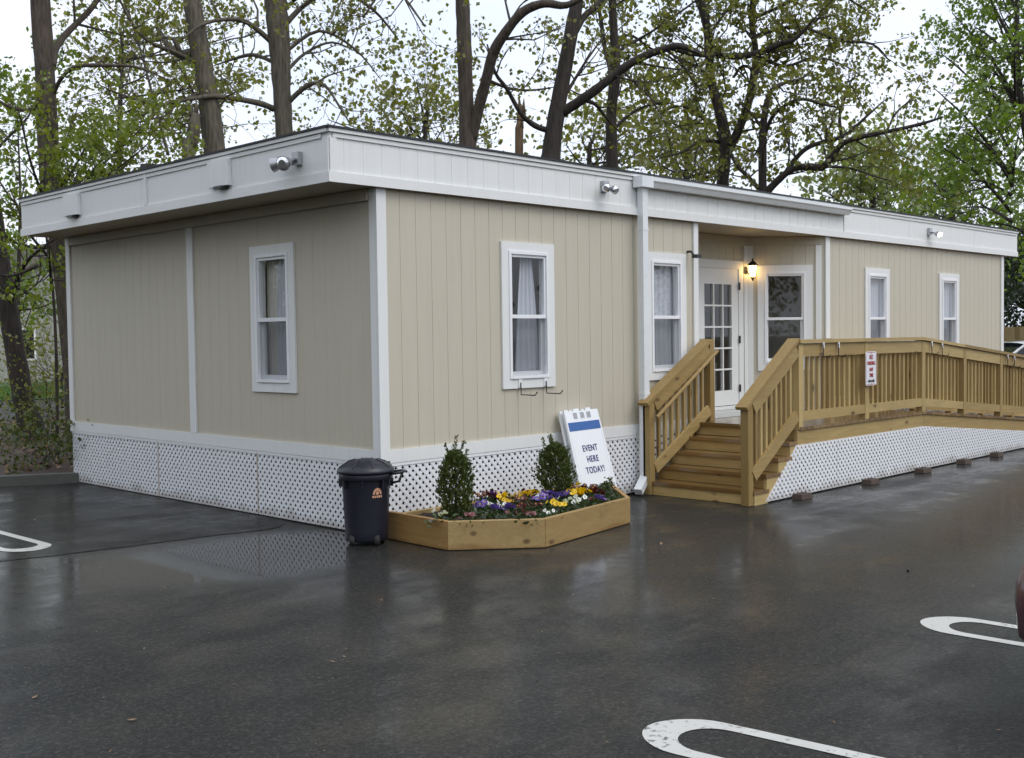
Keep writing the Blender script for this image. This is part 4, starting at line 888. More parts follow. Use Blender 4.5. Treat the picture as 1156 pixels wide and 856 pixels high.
# ------------------------------------------------------------------ trees
BG = 'background trees beyond the roof'
class Tree:
    def __init__(s, name, label, bark, leaf, seed, leaf_size=.055, cat='tree', group='spring trees behind the building'):
        s.r = random.Random(seed); s.g = np.random.default_rng(seed); s.b = MB(); s.leafpts = []; s.leafsz = leaf_size; s.bark, s.leaf = bark, leaf; s.name, s.label, s.cat, s.group = name, label, cat, group; s.base = None; s.twigs = 0
    def limb(s, pts, rads, n=9, jitter=.0):
        pts = [V(p) for p in pts]
        # resample with a smooth curve
        out, ro = [], []; K = 4
        for i in range(len(pts) - 1):
            p0, p1, p2, p3 = pts[max(i - 1, 0)], pts[i], pts[i + 1], pts[min(i + 2, len(pts) - 1)]
            for k in range(K):
                t = k / K; out.append(.5 * (2 * p1 + (p2 - p0) * t + (2 * p0 - 5 * p1 + 4 * p2 - p3) * t * t + (3 * p1 - p0 - 3 * p2 + p3) * t ** 3)); ro.append((rads[i] * (1 - t) + rads[i + 1] * t) * (1 + s.r.uniform(-.05, .05)))
        out.append(pts[-1]); ro.append(rads[-1]); s.b.tube(out, ro, n); return out, ro
    def twig(s, p, d, ln, r, level, leaves, spread):
        k = 4 if level < 2 else 3; pts = [p]; q = V(p); d = V(d).normalized()
        for i in range(k):
            d = (d + V((s.r.gauss(0, .22), s.r.gauss(0, .22), s.r.gauss(.05, .18)))).normalized(); q = q + d * (ln / k); pts.append(q)
        s.b.tube(pts, [r * (1 - .8 * i / k) for i in range(k + 1)], 5 if level == 0 else 3, cap=False); s.twigs += 1
        if level < 2:
            m_ = max(2, int(ln * (3.0 if level == 0 else 4.0)))
            for _ in range(m_):
                t = s.r.uniform(.25, 1); i = min(k - 1, int(t * k)); pp = pts[i].lerp(pts[i + 1], t * k - i); dd = (pts[i + 1] - pts[i]).normalized()
                nd = dd * .7 + V((s.r.gauss(0, .7), s.r.gauss(0, .7), s.r.gauss(.1, .5))); s.twig(pp, nd, ln * s.r.uniform(.3, .55), r * .45, level + 1, leaves, spread)
        if level >= 1:
            m_ = max(1, int(.5 * leaves * ln * s.r.uniform(.5, 1.4)))
            for _ in range(m_):
                t = s.r.uniform(.35, 1.05); i = min(k - 1, int(t * k)); pp = pts[i].lerp(pts[min(i + 1, k)], t * k - i); s.leafpts.append(pp + V((s.r.gauss(0, spread), s.r.gauss(0, spread), s.r.gauss(-.02, spread))))
    def dress(s, out, ro, per_m, ln, leaves=18, t0=0.0, t1=1.0, spread=.08, up=.25):
        L2 = [0]
        for a, c in zip(out, out[1:]): L2.append(L2[-1] + (c - a).length)
        n = int(L2[-1] * per_m * (t1 - t0))
        for _ in range(n):
            t = s.r.uniform(t0, t1) * L2[-1]; i = 0
            while i < len(L2) - 2 and L2[i + 1] < t: i += 1
            p = out[i].lerp(out[i + 1], (t - L2[i]) / max(1e-6, L2[i + 1] - L2[i])); d = (out[i + 1] - out[i]).normalized()
            nd = d.cross(V((s.r.gauss(0, 1), s.r.gauss(0, 1), s.r.gauss(0, 1)))).normalized() + d * s.r.uniform(.1, .8) + V((0, 0, up))
            l_ = ln * s.r.uniform(.5, 1.3); s.twig(p, nd, l_, min(ro[i] * .5, .012 * l_ + .006), 0, leaves, spread)
    def build(s):
        o = thing(s.name, s.label, s.cat, s.base, s.group)
        s.b.build('trunk', M[s.bark], o, True, fix=False)
        if s.leafpts:
            P = np.array([tuple(p) for p in s.leafpts]); n = len(P); g = s.g
            rep = 2 if s.group == BG else 4; P = np.repeat(P, rep, 0) + g.normal(0, s.leafsz * 1.15, (n * rep, 3)); n *= rep
            a = g.normal(size=(n, 3)); a[:, 2] -= .5; a /= np.linalg.norm(a, axis=1)[:, None]; c = np.cross(a, g.normal(size=(n, 3))); c /= np.linalg.norm(c, axis=1)[:, None]
            sz = s.leafsz * g.uniform(.55, 1.45, n)[:, None]
            mesh_np('crown', np.stack([P - a * sz * .8, P - c * sz * .75, P + a * sz, P + c * sz * .75], 1), 4, M[s.leaf], o)
        return o
def px(pts, d, dd=0.0):
    "photo pixels along a limb that recedes by dd metres from depth d"
    n = len(pts) - 1; return [at(q[0], q[1], d + dd * i / max(n, 1)) for i, q in enumerate(pts)]
def R_(d, *w_): return [.92 * x * d / FOC / 2 for x in w_]
def foot(p, spread=0): return V((p[0], p[1], .03))

# far left big trunk with a fork limb
def t1():
    d = 18.5; T = Tree('maple_tree', 'tall grey trunked tree rising past the left end of the roof', 'bark', 'leaf_y', 21, .042); b0 = at(90, 440, d); T.base = foot(b0)
    o, r = T.limb([foot(b0)] + px([(85, 420), (73, 310), (57, 200), (51, 88), (46, 10), (43, -60), (45, -200)], d), R_(d, 36, 28, 26, 26, 24, 23, 22, 15), 14); T.dress(o, r, 1.5, 2.2, 11, .68, 1)
    o, r = T.limb(px([(59, 75), (63, 55), (75, 38), (105, 7), (125, -30), (150, -80)], d, 1.5), R_(d, 11, 9, 8, 7, 6, 3), 8); T.dress(o, r, 3.0, 1.5, 8, .2)
    o, r = T.limb(px([(60, 105), (72, 85), (88, 75), (120, 74), (155, 76), (185, 88)], d, -1), R_(d, 7, 5, 5, 4, 3, 1), 6); T.dress(o, r, 3.2, 1.0, 9, .2)
    o, r = T.limb(px([(52, 120), (30, 125), (5, 118), (-30, 95)], d, -1), R_(d, 6, 5, 4, 2), 6); T.dress(o, r, 4, 1.3, 10, .1)
    T.build()
def t2():
    d = 19.5; T = Tree('maple_tree', 'dark leaning trunk standing in the mulch bed at the left edge', 'bark_d', 'leaf_g', 22, .048); b0 = at(38, 484, d); T.base = foot(b0)
    o, r = T.limb([foot(b0), at(31, 468, d), at(26, 448, d), at(15, 384, d), at(2, 305, d), at(-14, 200, d), at(-30, 90, d), at(-50, -80, d)], R_(d, 40, 28, 25, 23, 22, 21, 18, 10), 14); T.dress(o, r, 1.5, 2.0, 14, .5, 1)
    o, r = T.limb(px([(10, 345), (22, 310), (35, 290), (62, 270)], d, -1.5), R_(d, 9, 6, 4, 2), 7); T.dress(o, r, 5, .8, 18, .2)
    o, r = T.limb(px([(8, 320), (30, 330), (55, 340)], d, 2), R_(d, 6, 4, 2), 6); T.dress(o, r, 4, .8, 14, .2)
    T.build()
def t_under():
    # understory maple with layered yellow green foliage
    d = 16.6; T = Tree('understory_maple', 'yellow green leafy young maple spreading over the left end of the roof', 'bark_d', 'leaf_y', 23, .036); b0 = at(64, 500, d); T.base = foot(b0)
    o, r = T.limb([foot(b0), at(64, 420, d), at(60, 330, d), at(50, 240, d), at(52, 160, d)], R_(d, 4.5, 4, 3.5, 3, 1.5), 7)
    for k, (a, c) in enumerate([((40, 240), (150, 150)), ((41, 250), (-20, 170)), ((40, 230), (175, 130)), ((42, 280), (-15, 240)), ((40, 260), (110, 185)), ((43, 300), (-25, 300)), ((40, 225), (90, 115)), ((41, 240), (150, 180)), ((58, 320), (55, 270)), ((55, 290), (10, 210)), ((50, 225), (20, 120)), ((48, 225), (130, 165)), ((48, 225), (165, 165)), ((48, 230), (110, 140)), ((48, 240), (75, 150)), ((50, 240), (180, 150)), ((50, 245), (120, 200)), ((50, 250), (90, 190))]):
        m_ = ((a[0] + c[0]) / 2, (a[1] + c[1]) / 2 + 12); o, r = T.limb(px([a, m_, c], d, T.r.uniform(-1.6, 1.6)), R_(d, 4, 3, 1), 5); T.dress(o, r, 4.6, .75, 34, .15, 1.05, .09, .1)
    T.build()
def t3():
    d = 19; T = Tree('maple_tree', 'leaning grey brown trunk left of the floodlight corner', 'bark_g', 'leaf_o', 24, .042); b0 = at(262, 420, d); T.base = foot(b0)
    o, r = T.limb([foot(b0)] + px([(250, 230), (242, 168), (235, 110), (228, 70), (220, 20), (212, -30), (205, -140)], d), R_(d, 34, 28, 27, 24, 23, 22, 20, 12), 14); T.dress(o, r, 1.4, 2.0, 10, .72, 1)
    o, r = T.limb(px([(222, 60), (205, 62), (190, 52), (178, 30)], d, .5), R_(d, 12, 12, 9, 3), 7); T.b.tube(px([(205, 62), (196, 44), (184, 42)], d), R_(d, 8, 6, 3), 6)
    o, r = T.limb(px([(228, 75), (200, 60), (165, 45), (140, 10), (125, -30)], d, -1), R_(d, 6, 5, 4, 3, 1), 6); T.dress(o, r, 4, 1.3, 9, .1)
    o, r = T.limb(px([(232, 100), (210, 112), (180, 118), (140, 108), (110, 95)], d, -1), R_(d, 6, 5, 4, 3, 1), 6); T.dress(o, r, 4, 1.2, 10, .1)
    o, r = T.limb(px([(190, 175), (178, 130), (165, 80), (155, 45), (140, 0)], d, 1), R_(d, 4, 4, 3, 3, 2), 6); T.dress(o, r, 3.2, 1.0, 10, 0)
    T.build()
def snag(label, d, p, w_, fresh):
    T = Tree('dead_stump', label, 'bark_fresh' if fresh else 'bark_g', 'leaf_o', 25 + int(d), .05, 'tree stump', 'broken dead trunks behind the roof'); b0 = at(p[-1][0], 420, d); T.base = foot(b0)
    o, r = T.limb([foot(b0)] + px(p[::-1], d), R_(d, *w_), 10)
    top = o[-1]
    for k in range(4): q = top + V((T.r.uniform(-.06, .06), T.r.uniform(-.06, .06), -.05)); T.b.tube([q, q + V((T.r.uniform(-.03, .03), 0, T.r.uniform(.15, .4)))], [.05, .006], 5)
    T.build()
def t4():
    d = 19.5; T = Tree('maple_tree', 'straight thick trunk with side limbs above the near roof corner', 'bark_g', 'leaf_o', 27, .042); b0 = at(326, 420, d); T.base = foot(b0)
    o, r = T.limb([foot(b0)] + px([(323, 230), (321, 154), (318, 100), (316, 60), (313, 20), (310, -20), (306, -160)], d), R_(d, 34, 23, 21, 22, 25, 27, 27, 16), 14); T.dress(o, r, 1.5, 2.2, 10, .7, 1)
    for p, w_, dd in (([(309, 123), (290, 116), (245, 109), (215, 112), (186, 118), (160, 130)], (8, 7, 6, 5, 4, 2), -1.5), ([(307, 48), (280, 26), (255, 22), (228, 28), (205, 45)], (7, 6, 5, 4, 2), -1), ([(327, 114), (340, 102), (354, 94), (368, 98), (380, 115), (394, 138)], (7, 6, 5, 4, 3, 2), -.5), ([(308, 70), (285, 62), (260, 68), (240, 75)], (6, 5, 3, 1), 1.5), ([(324, 80), (345, 60), (375, 48), (405, 60)], (5, 4, 3, 1), 1.5), ([(320, 30), (345, 5), (380, -10), (420, 10), (450, 45)], (8, 6, 5, 4, 2), 1), ([(321, 60), (360, 35), (400, 55), (430, 90)], (5, 4, 3, 1), 0), ([(330, 0), (390, -40), (440, -20), (480, 30)], (8, 6, 4, 2), -1)):
        o, r = T.limb(px(p, d, dd), R_(d, *w_), 6); T.dress(o, r, 3.9, 1.25, 12, .15, 1.0, .09)
    T.build()
def t5():
    d = 20; T = Tree('oak_tree', 'forked trunk with a curved side limb behind the middle of the roof', 'bark', 'leaf_o', 28, .042); b0 = at(530, 420, d); T.base = foot(b0)
    o, r = T.limb([foot(b0)] + px([(528, 230), (528, 163), (526, 110), (524, 50), (522, 0), (519, -60), (510, -170)], d), R_(d, 30, 25, 21, 19, 18, 17, 15, 9), 12); T.dress(o, r, 1.3, 2.0, 9, .75, 1)
    o, r = T.limb(px([(532, 158), (541, 120), (549, 90), (557, 60), (570, 38), (590, 14), (615, 4), (640, 6), (670, -10)], d, -1.5), R_(d, 14, 14, 13, 13, 12, 11, 10, 8, 4), 9); T.dress(o, r, 2.0, 1.3, 11, .4)
    o, r = T.limb(px([(549, 90), (575, 100), (600, 102), (628, 98)], d, 1), R_(d, 4, 4, 3, 1), 5); T.dress(o, r, 3, 1, 10, .2)
    o, r = T.limb(px([(520, 0), (480, -35), (440, -20), (410, 20)], d, -1), R_(d, 8, 6, 4, 2), 6); T.dress(o, r, 3.4, 1.3, 9, .2)
    T.build()
def t6():
    d = 20.5; T = Tree('oak_tree', 'stout leaning trunk sending a long limb right over the roof', 'bark_d', 'leaf_o', 29, .042); b0 = at(612, 420, d); T.base = foot(b0)
    o, r = T.limb([foot(b0)] + px([(618, 230), (622, 175), (628, 130), (638, 75), (646, 30), (652, -10), (660, -150)], d), R_(d, 34, 29, 24, 20, 18, 17, 16, 9), 12); T.dress(o, r, 1.4, 2.0, 11, .6, 1)
    o, r = T.limb(px([(636, 126), (652, 116), (672, 102), (700, 80), (722, 66), (748, 56), (768, 52), (790, 60)], d, -1), R_(d, 14, 13, 12, 11, 10, 9, 8, 5), 8); T.dress(o, r, 2.6, 1.3, 13, .2)
    o, r = T.limb(px([(650, 35), (660, 18), (675, 5), (690, -20)], d, .5), R_(d, 9, 8, 8, 5), 7); T.dress(o, r, 2.5, 1.3, 10, .2)
    o, r = T.limb(px([(621, 148), (604, 142), (588, 128), (572, 100), (559, 82), (550, 50)], d, -.6), R_(d, 8, 7, 6, 5, 4, 2), 6); T.dress(o, r, 3.2, 1.0, 13, .2)
    o, r = T.limb(px([(640, 105), (655, 80), (668, 60), (690, 30)], d, 1.4), R_(d, 5, 4, 3, 1), 5); T.dress(o, r, 3.4, 1.0, 13, .1)
    o, r = T.limb(px([(655, 112), (672, 118), (685, 134), (700, 150)], d, 1), R_(d, 6, 5, 3, 2), 5); T.dress(o, r, 3, 1.0, 12, .1)
    T.build()
def t7():
    d = 22; T = Tree('oak_tree', 'slim straight dark trunk crossed by a neighbouring limb', 'bark_d', 'leaf_o', 30, .05); b0 = at(693, 420, d); T.base = foot(b0)
    o, r = T.limb([foot(b0)] + px([(692, 240), (691, 184), (690, 130), (694, 90), (694, 60), (692, 20), (690, -30), (688, -150)], d), R_(d, 20, 16, 15, 13, 14, 12, 10, 9, 5), 10); T.dress(o, r, 1.6, 1.6, 12, .5, 1)
    for p, w_, dd in (([(694, 85), (684, 60), (678, 20), (672, -10)], (6, 6, 5, 3), .5), ([(694, 60), (720, 45), (745, 30), (780, 5), (800, -10)], (4, 4, 3, 3, 1), 1), ([(692, 70), (715, 92), (735, 112), (752, 140)], (4, 3, 2, 1), -1), ([(693, 45), (712, 40), (735, 55), (755, 64), (790, 90)], (4, 3, 3, 3, 1), 1.5), ([(690, 150), (710, 130), (735, 118), (760, 115)], (5, 4, 3, 1), .5)):
        o, r = T.limb(px(p, d, dd), R_(d, *w_), 6); T.dress(o, r, 4.0, 1.2, 14, .1)
    T.build()
def t8():
    d = 23; T = Tree('oak_tree', 'two stemmed spreading oak with dense olive leaves right of centre', 'bark_d', 'leaf_o', 31, .048); b0 = at(814, 420, d); T.base = foot(b0)
    o, r = T.limb([foot(b0)] + px([(815, 250), (816, 203), (819, 160), (812, 125), (803, 90), (799, 40), (793, 10), (782, -20), (770, -110)], d), R_(d, 22, 18, 15, 15, 13, 11, 10, 10, 9, 5), 10); T.dress(o, r, 2.4, 1.4, 15, .42, 1)
    o, r = T.limb(px([(818, 180), (830, 155), (842, 126), (850, 95), (853, 60), (849, 25), (852, -15), (856, -90)], d, .8), R_(d, 10, 11, 10, 9, 8, 8, 8, 4), 8); T.dress(o, r, 3.0, 1.4, 16, .1)
    for p, w_, dd in (([(806, 62), (830, 64), (856, 60), (880, 50), (899, 43), (920, 20)], (7, 8, 8, 7, 5, 2), -1), ([(756, 54), (780, 60), (806, 63)], (6, 7, 7), -.6), ([(842, 115), (850, 82), (838, 75), (828, 88)], (5, 4, 4, 3), .4), ([(803, 90), (790, 78), (775, 70), (752, 58)], (5, 5, 4, 2), .8), ([(850, 90), (870, 60), (895, 40), (930, 15), (945, -20)], (5, 5, 4, 3, 2), 1.6), ([(812, 160), (790, 160), (770, 172), (745, 178)], (5, 4, 3, 1), -.8), ([(853, 20), (880, 8), (910, -5), (940, 0)], (5, 4, 3, 1), -.6), ([(799, 40), (815, 20), (835, -10)], (4, 3, 2), .6), ([(850, 60), (885, 75), (920, 65), (955, 75), (985, 95)], (4, 4, 3, 2, 1), .5), ([(855, 40), (900, 30), (945, 45), (985, 50), (1005, 70)], (5, 4, 4, 3, 1), 1.2), ([(853, 0), (900, -20), (950, -5), (990, 20)], (5, 4, 3, 1), .2), ([(819, 165), (800, 140), (770, 120), (740, 130)], (5, 4, 3, 1), 1)):
        o, r = T.limb(px(p, d, dd), R_(d, *w_), 6); T.dress(o, r, 4.6, 1.15, 17, .1, 1.0, .09)
    T.build()
def t8b():
    d = 22; T = Tree('oak_tree', 'low branching oak sweeping right above the lantern end of the roof', 'bark_d', 'leaf_o', 32, .048); b0 = at(863, 420, d); T.base = foot(b0)
    o, r = T.limb([foot(b0)] + px([(862, 260), (861, 212), (861, 165), (862, 140), (866, 115), (872, 100)], d), R_(d, 15, 12, 10, 10, 9, 7, 5), 9); T.dress(o, r, 3, 1.0, 14, .5)
    for p, w_, dd in (([(864, 150), (872, 132), (885, 120), (905, 112), (930, 118), (948, 122)], (5, 5, 4, 4, 3, 2), -.8), ([(871, 101), (888, 93), (902, 90), (914, 82)], (5, 5, 4, 2), .8), ([(861, 222), (876, 206), (893, 192), (912, 188), (928, 189), (940, 176), (953, 161), (980, 153), (1001, 149), (1040, 140), (1065, 132)], (10, 9, 8, 8, 9, 8, 7, 6, 5, 4, 2), -1.5), ([(884, 200), (896, 182), (910, 168), (930, 160), (952, 154), (967, 142), (980, 130), (1000, 112)], (6, 6, 6, 5, 5, 4, 3, 1), -.6), ([(858, 215), (845, 200), (833, 188), (822, 168)], (6, 5, 5, 4), .6), ([(950, 155), (948, 130), (955, 105), (965, 85)], (4, 4, 3, 1), .4), ([(1001, 149), (1010, 130), (1022, 118), (1035, 112)], (3, 3, 2, 1), .5), ([(860, 145), (850, 130), (840, 120)], (4, 3, 2), 0), ([(930, 188), (960, 190), (990, 200), (1010, 205)], (4, 3, 2, 1), .8)):
        o, r = T.limb(px(p, d, dd), R_(d, *w_), 6); T.dress(o, r, 4.6, 1.05, 16, .15, 1.0, .09)
    T.build()
def t9():
    d = 25; T = Tree('linden_tree', 'bright green leafy tree at the right edge beyond the roof end', 'bark_d', 'leaf_g', 33, .052); b0 = at(1196, 400, d); T.base = foot(b0)
    o, r = T.limb([foot(b0)] + px([(1192, 330), (1178, 250), (1158, 150), (1148, 60), (1150, -40), (1152, -140)], d), R_(d, 16, 13, 10, 9, 7, 5, 2), 9); T.dress(o, r, 3, 1.4, 20, .3)
    for k, (a, c) in enumerate([((1142, 240), (1062, 165)), ((1143, 200), (1055, 100)), ((1145, 150), (1062, 60)), ((1146, 110), (1075, 15)), ((1142, 220), (1075, 205)), ((1148, 60), (1095, -30)), ((1147, 80), (1100, 30)), ((1146, 130), (1085, 95)), ((1143, 200), (1090, 150)), ((1142, 250), (1085, 235)), ((1145, 150), (1215, 60)), ((1172, 220), (1210, 150)), ((1148, 50), (1200, -20)), ((1180, 260), (1200, 220)), ((1146, 120), (1110, 70)), ((1147, 90), (1120, 10)), ((1182, 280), (1110, 250)), ((1144, 180), (1110, 130)), ((1182, 285), (1165, 270)), ((1149, 20), (1120, -50)), ((1143, 210), (1115, 180)), ((1146, 120), (1145, 60)), ((1143, 205), (1150, 150))]):
        m_ = ((a[0] + c[0]) / 2, (a[1] + c[1]) / 2 - 8); o, r = T.limb(px([a, m_, c], d, T.r.uniform(-2.2, 2.2)), R_(d, 5, 3, 1), 5); T.dress(o, r, 4.4, 1.0, 19, .2, 1.05, .10, .15)
    T.build()
def bushy(name, label, d, cx, base_py, crown, leaf, seed, size, nb=9, leaves=14, bark='bark_d', group=BG, tw=8, per=4.0):
    "free standing tree whose limbs reach points of a crown outline crown=[(px,py)...]"
    T = Tree(name, label, bark, leaf, seed, size, 'tree', group); b0 = at(cx, base_py, d); T.base = foot(b0)
    ys = [c[1] for c in crown]; top = min(ys); bot = max(ys)
    o, r = T.limb([foot(b0)] + px([(cx, bot + 10), (cx + 3, (top + bot) / 2), (cx, top + 10)], d), R_(d, tw, tw * .8, tw * .5, 1), 7)
    for c in crown:
        a = (cx + T.r.uniform(-3, 3), min(bot + 10, c[1] + T.r.uniform(15, 50))); m_ = ((a[0] + c[0]) / 2, (a[1] + c[1]) / 2 + 5)
        o, r = T.limb(px([a, m_, c], d, T.r.uniform(-2.5, 2.5)), R_(d, tw * .4, tw * .25, 1), 5); T.dress(o, r, per, d * .045, leaves * .72, .15, 1.1, .006 * d, .15)
    T.build()
t1(); t2(); t_under(); t3(); t4(); t5(); t6(); t7(); t8(); t8b(); t9()
snag('short broken stump beside the leaning trunk', 18.2, [(221, 128), (219, 145), (216, 165), (213, 185)], (16, 16, 15, 15, 9), 0)
snag('thin snapped trunk with pale torn wood behind the middle roof', 21, [(587, 125), (587, 145), (586, 172)], (13, 11, 10, 7), 1)
bushy('background_tree', 'hazy small tree low behind the forked trunk', 36, 665, 400, [(640, 165), (655, 150), (672, 145), (690, 160), (710, 150), (725, 170), (630, 178), (700, 175), (745, 180), (760, 160)], 'leaf_o', 41, .09, leaves=6)
bushy('background_tree', 'brownish small tree behind the two stemmed oak', 34, 775, 400, [(735, 175), (750, 150), (770, 140), (790, 150), (800, 175), (760, 185), (785, 190), (740, 120), (770, 110), (830, 190), (845, 175)], 'leaf_o', 42, .085, leaves=7)
bushy('background_tree', 'pale green bushy tree low behind the long roof end', 40, 985, 400, [(945, 215), (955, 195), (975, 190), (1000, 200), (1020, 210), (1040, 225), (965, 220), (990, 225), (1010, 235), (1050, 240), (930, 215)], 'leaf_p', 43, .11, leaves=9)
bushy('background_tree', 'green tree filling the gap beside the right roof corner', 33, 1075, 400, [(1040, 190), (1055, 205), (1070, 215), (1085, 230), (1100, 235), (1115, 250), (1060, 235), (1035, 225), (1090, 250), (1120, 225), (1100, 205), (1075, 190)], 'leaf_g', 44, .075, leaves=10)
bushy('background_tree', 'faint leafy tree behind the roof between the forked and thick trunks', 38, 480, 400, [(440, 150), (460, 140), (480, 130), (500, 145), (515, 155), (425, 155), (495, 110), (450, 120), (470, 90), (410, 140), (560, 150), (390, 140), (370, 135)], 'leaf_o', 45, .085, leaves=6, per=3.4)
bushy('background_tree', 'tall feathery tree at the top left behind the trunks', 30, 135, 400, [(95, 60), (110, 30), (140, 15), (165, 40), (180, 70), (120, 90), (150, 100), (190, 20), (200, 90), (130, 55), (265, 40), (270, 100), (250, 130), (285, 80), (160, 130), (240, 30), (290, 20), (280, 140)], 'leaf_o', 46, .07, leaves=8)
bushy('background_tree', 'dark leafy tree at the far left edge behind the leaning trunk', 27, 20, 420, [(-10, 130), (10, 160), (30, 190), (0, 220), (40, 250), (60, 300), (20, 300), (-20, 270), (70, 335), (75, 290), (5, 340)], 'leaf_g', 47, .07, leaves=13)
bushy('background_tree', 'dark green tree under the right end of the roof', 41, 1172, 392, [(1140, 290), (1150, 305), (1160, 295), (1145, 320), (1158, 330), (1170, 315), (1140, 312), (1175, 335), (1152, 338), (1165, 340), (1144, 335)], 'leaf_d', 48, .07, leaves=26, per=7)
bushy('background_tree', 'reddish green small tree over the left road', 30, 70, 440, [(35, 400), (50, 395), (60, 410), (70, 390), (80, 400), (90, 380), (75, 420), (45, 415)], 'leaf_o', 49, .05, leaves=5, tw=4)
# sapling and low bush in the bed
def small(label, d, cx, by, crown, seed, leaf, sz, leaves):
    bushy('garden_shrub', label, d, cx, by, crown, leaf, seed, sz, leaves=leaves, group='shrubs in the mulch bed', tw=1.6, per=7)
small('bare twiggy sapling beside the dark leaning trunk', 18.5, 54, 500, [(44, 440), (52, 430), (60, 445), (66, 435), (48, 460), (63, 462)], 51, 'leaf_o', .025, .6)
small('low green bush at the end of the mulch bed', 16.2, 50, 522, [(40, 512), (48, 508), (56, 510), (62, 515), (36, 518), (52, 514)], 52, 'leaf_s', .03, 22)

# ------------------------------------------------------------------ far left house, right fence, cars
def house(loc, rz):
    x0, y0 = loc; h = thing('far_house', 'pale house glimpsed between trees across the left road', 'house', (x0, y0, 0))
    b = MB(); b.box(x0 - 5, x0 + 5, y0, y0 + 8, 0, 3.6); b.prism([(x0 - 5, y0, 3.6), (x0 + 5, y0, 3.6), (x0, y0, 6.4)], (0, 8, 0)); b.build('wall', M['house'], h)
    b = MB(); b.prism([(x0 - 5.4, y0 - .3, 3.45), (x0, y0 - .3, 6.5), (x0 + 5.4, y0 - .3, 3.45), (x0 + 5.4, y0 - .3, 3.65), (x0, y0 - .3, 6.75), (x0 - 5.4, y0 - .3, 3.65)], (0, 8.6, 0)); b.build('roof', M['house_roof'], h)
    for dx in (-3.4, -.6, 2.2):
        b = MB(); b.box(x0 + dx, x0 + dx + 1.2, y0 - .06, y0 - .005, 1.0, 2.5); o = b.build('window', M['white'], h); b = MB(); b.box(x0 + dx + .1, x0 + dx + 1.1, y0 - .075, y0 - .062, 1.1, 2.4); b.build('pane', M['carglass'], o)
        b = MB(); b.box(x0 - 5.06, x0 - 5.005, y0 + 4 + dx, y0 + 5.2 + dx, 1.0, 2.5); o = b.build('window', M['white'], h); b = MB(); b.box(x0 - 5.075, x0 - 5.062, y0 + 4.1 + dx, y0 + 5.1 + dx, 1.1, 2.4); b.build('pane', M['carglass'], o)
hp = at(45, 390, 52); house((hp.x + 2, hp.y), 0)
fc = thing('board_fence', 'brown vertical board fence beyond the right end of the ramp', 'fence', (31, 4, 0))
b = MB(); bpst = []
for k in range(170):
    y = -14 + k * .152; b.box(31 + random.uniform(-.004, .004), 31.022, y, y + .148, .03, 1.86 + random.uniform(-.015, .015))
b.build('boards', M['fence'], fc)
b = MB(); b.box(31.024, 31.07, -14, 11.8, .4, .5); b.box(31.024, 31.07, -14, 11.8, 1.5, 1.6); b.build('rail', M['fence'], fc)
for k in range(12): b = MB(); b.box(31.072, 31.16, -14 + k * 2.3, -13.91 + k * 2.3, 0, 1.9); b.build('post', M['fence'], fc)

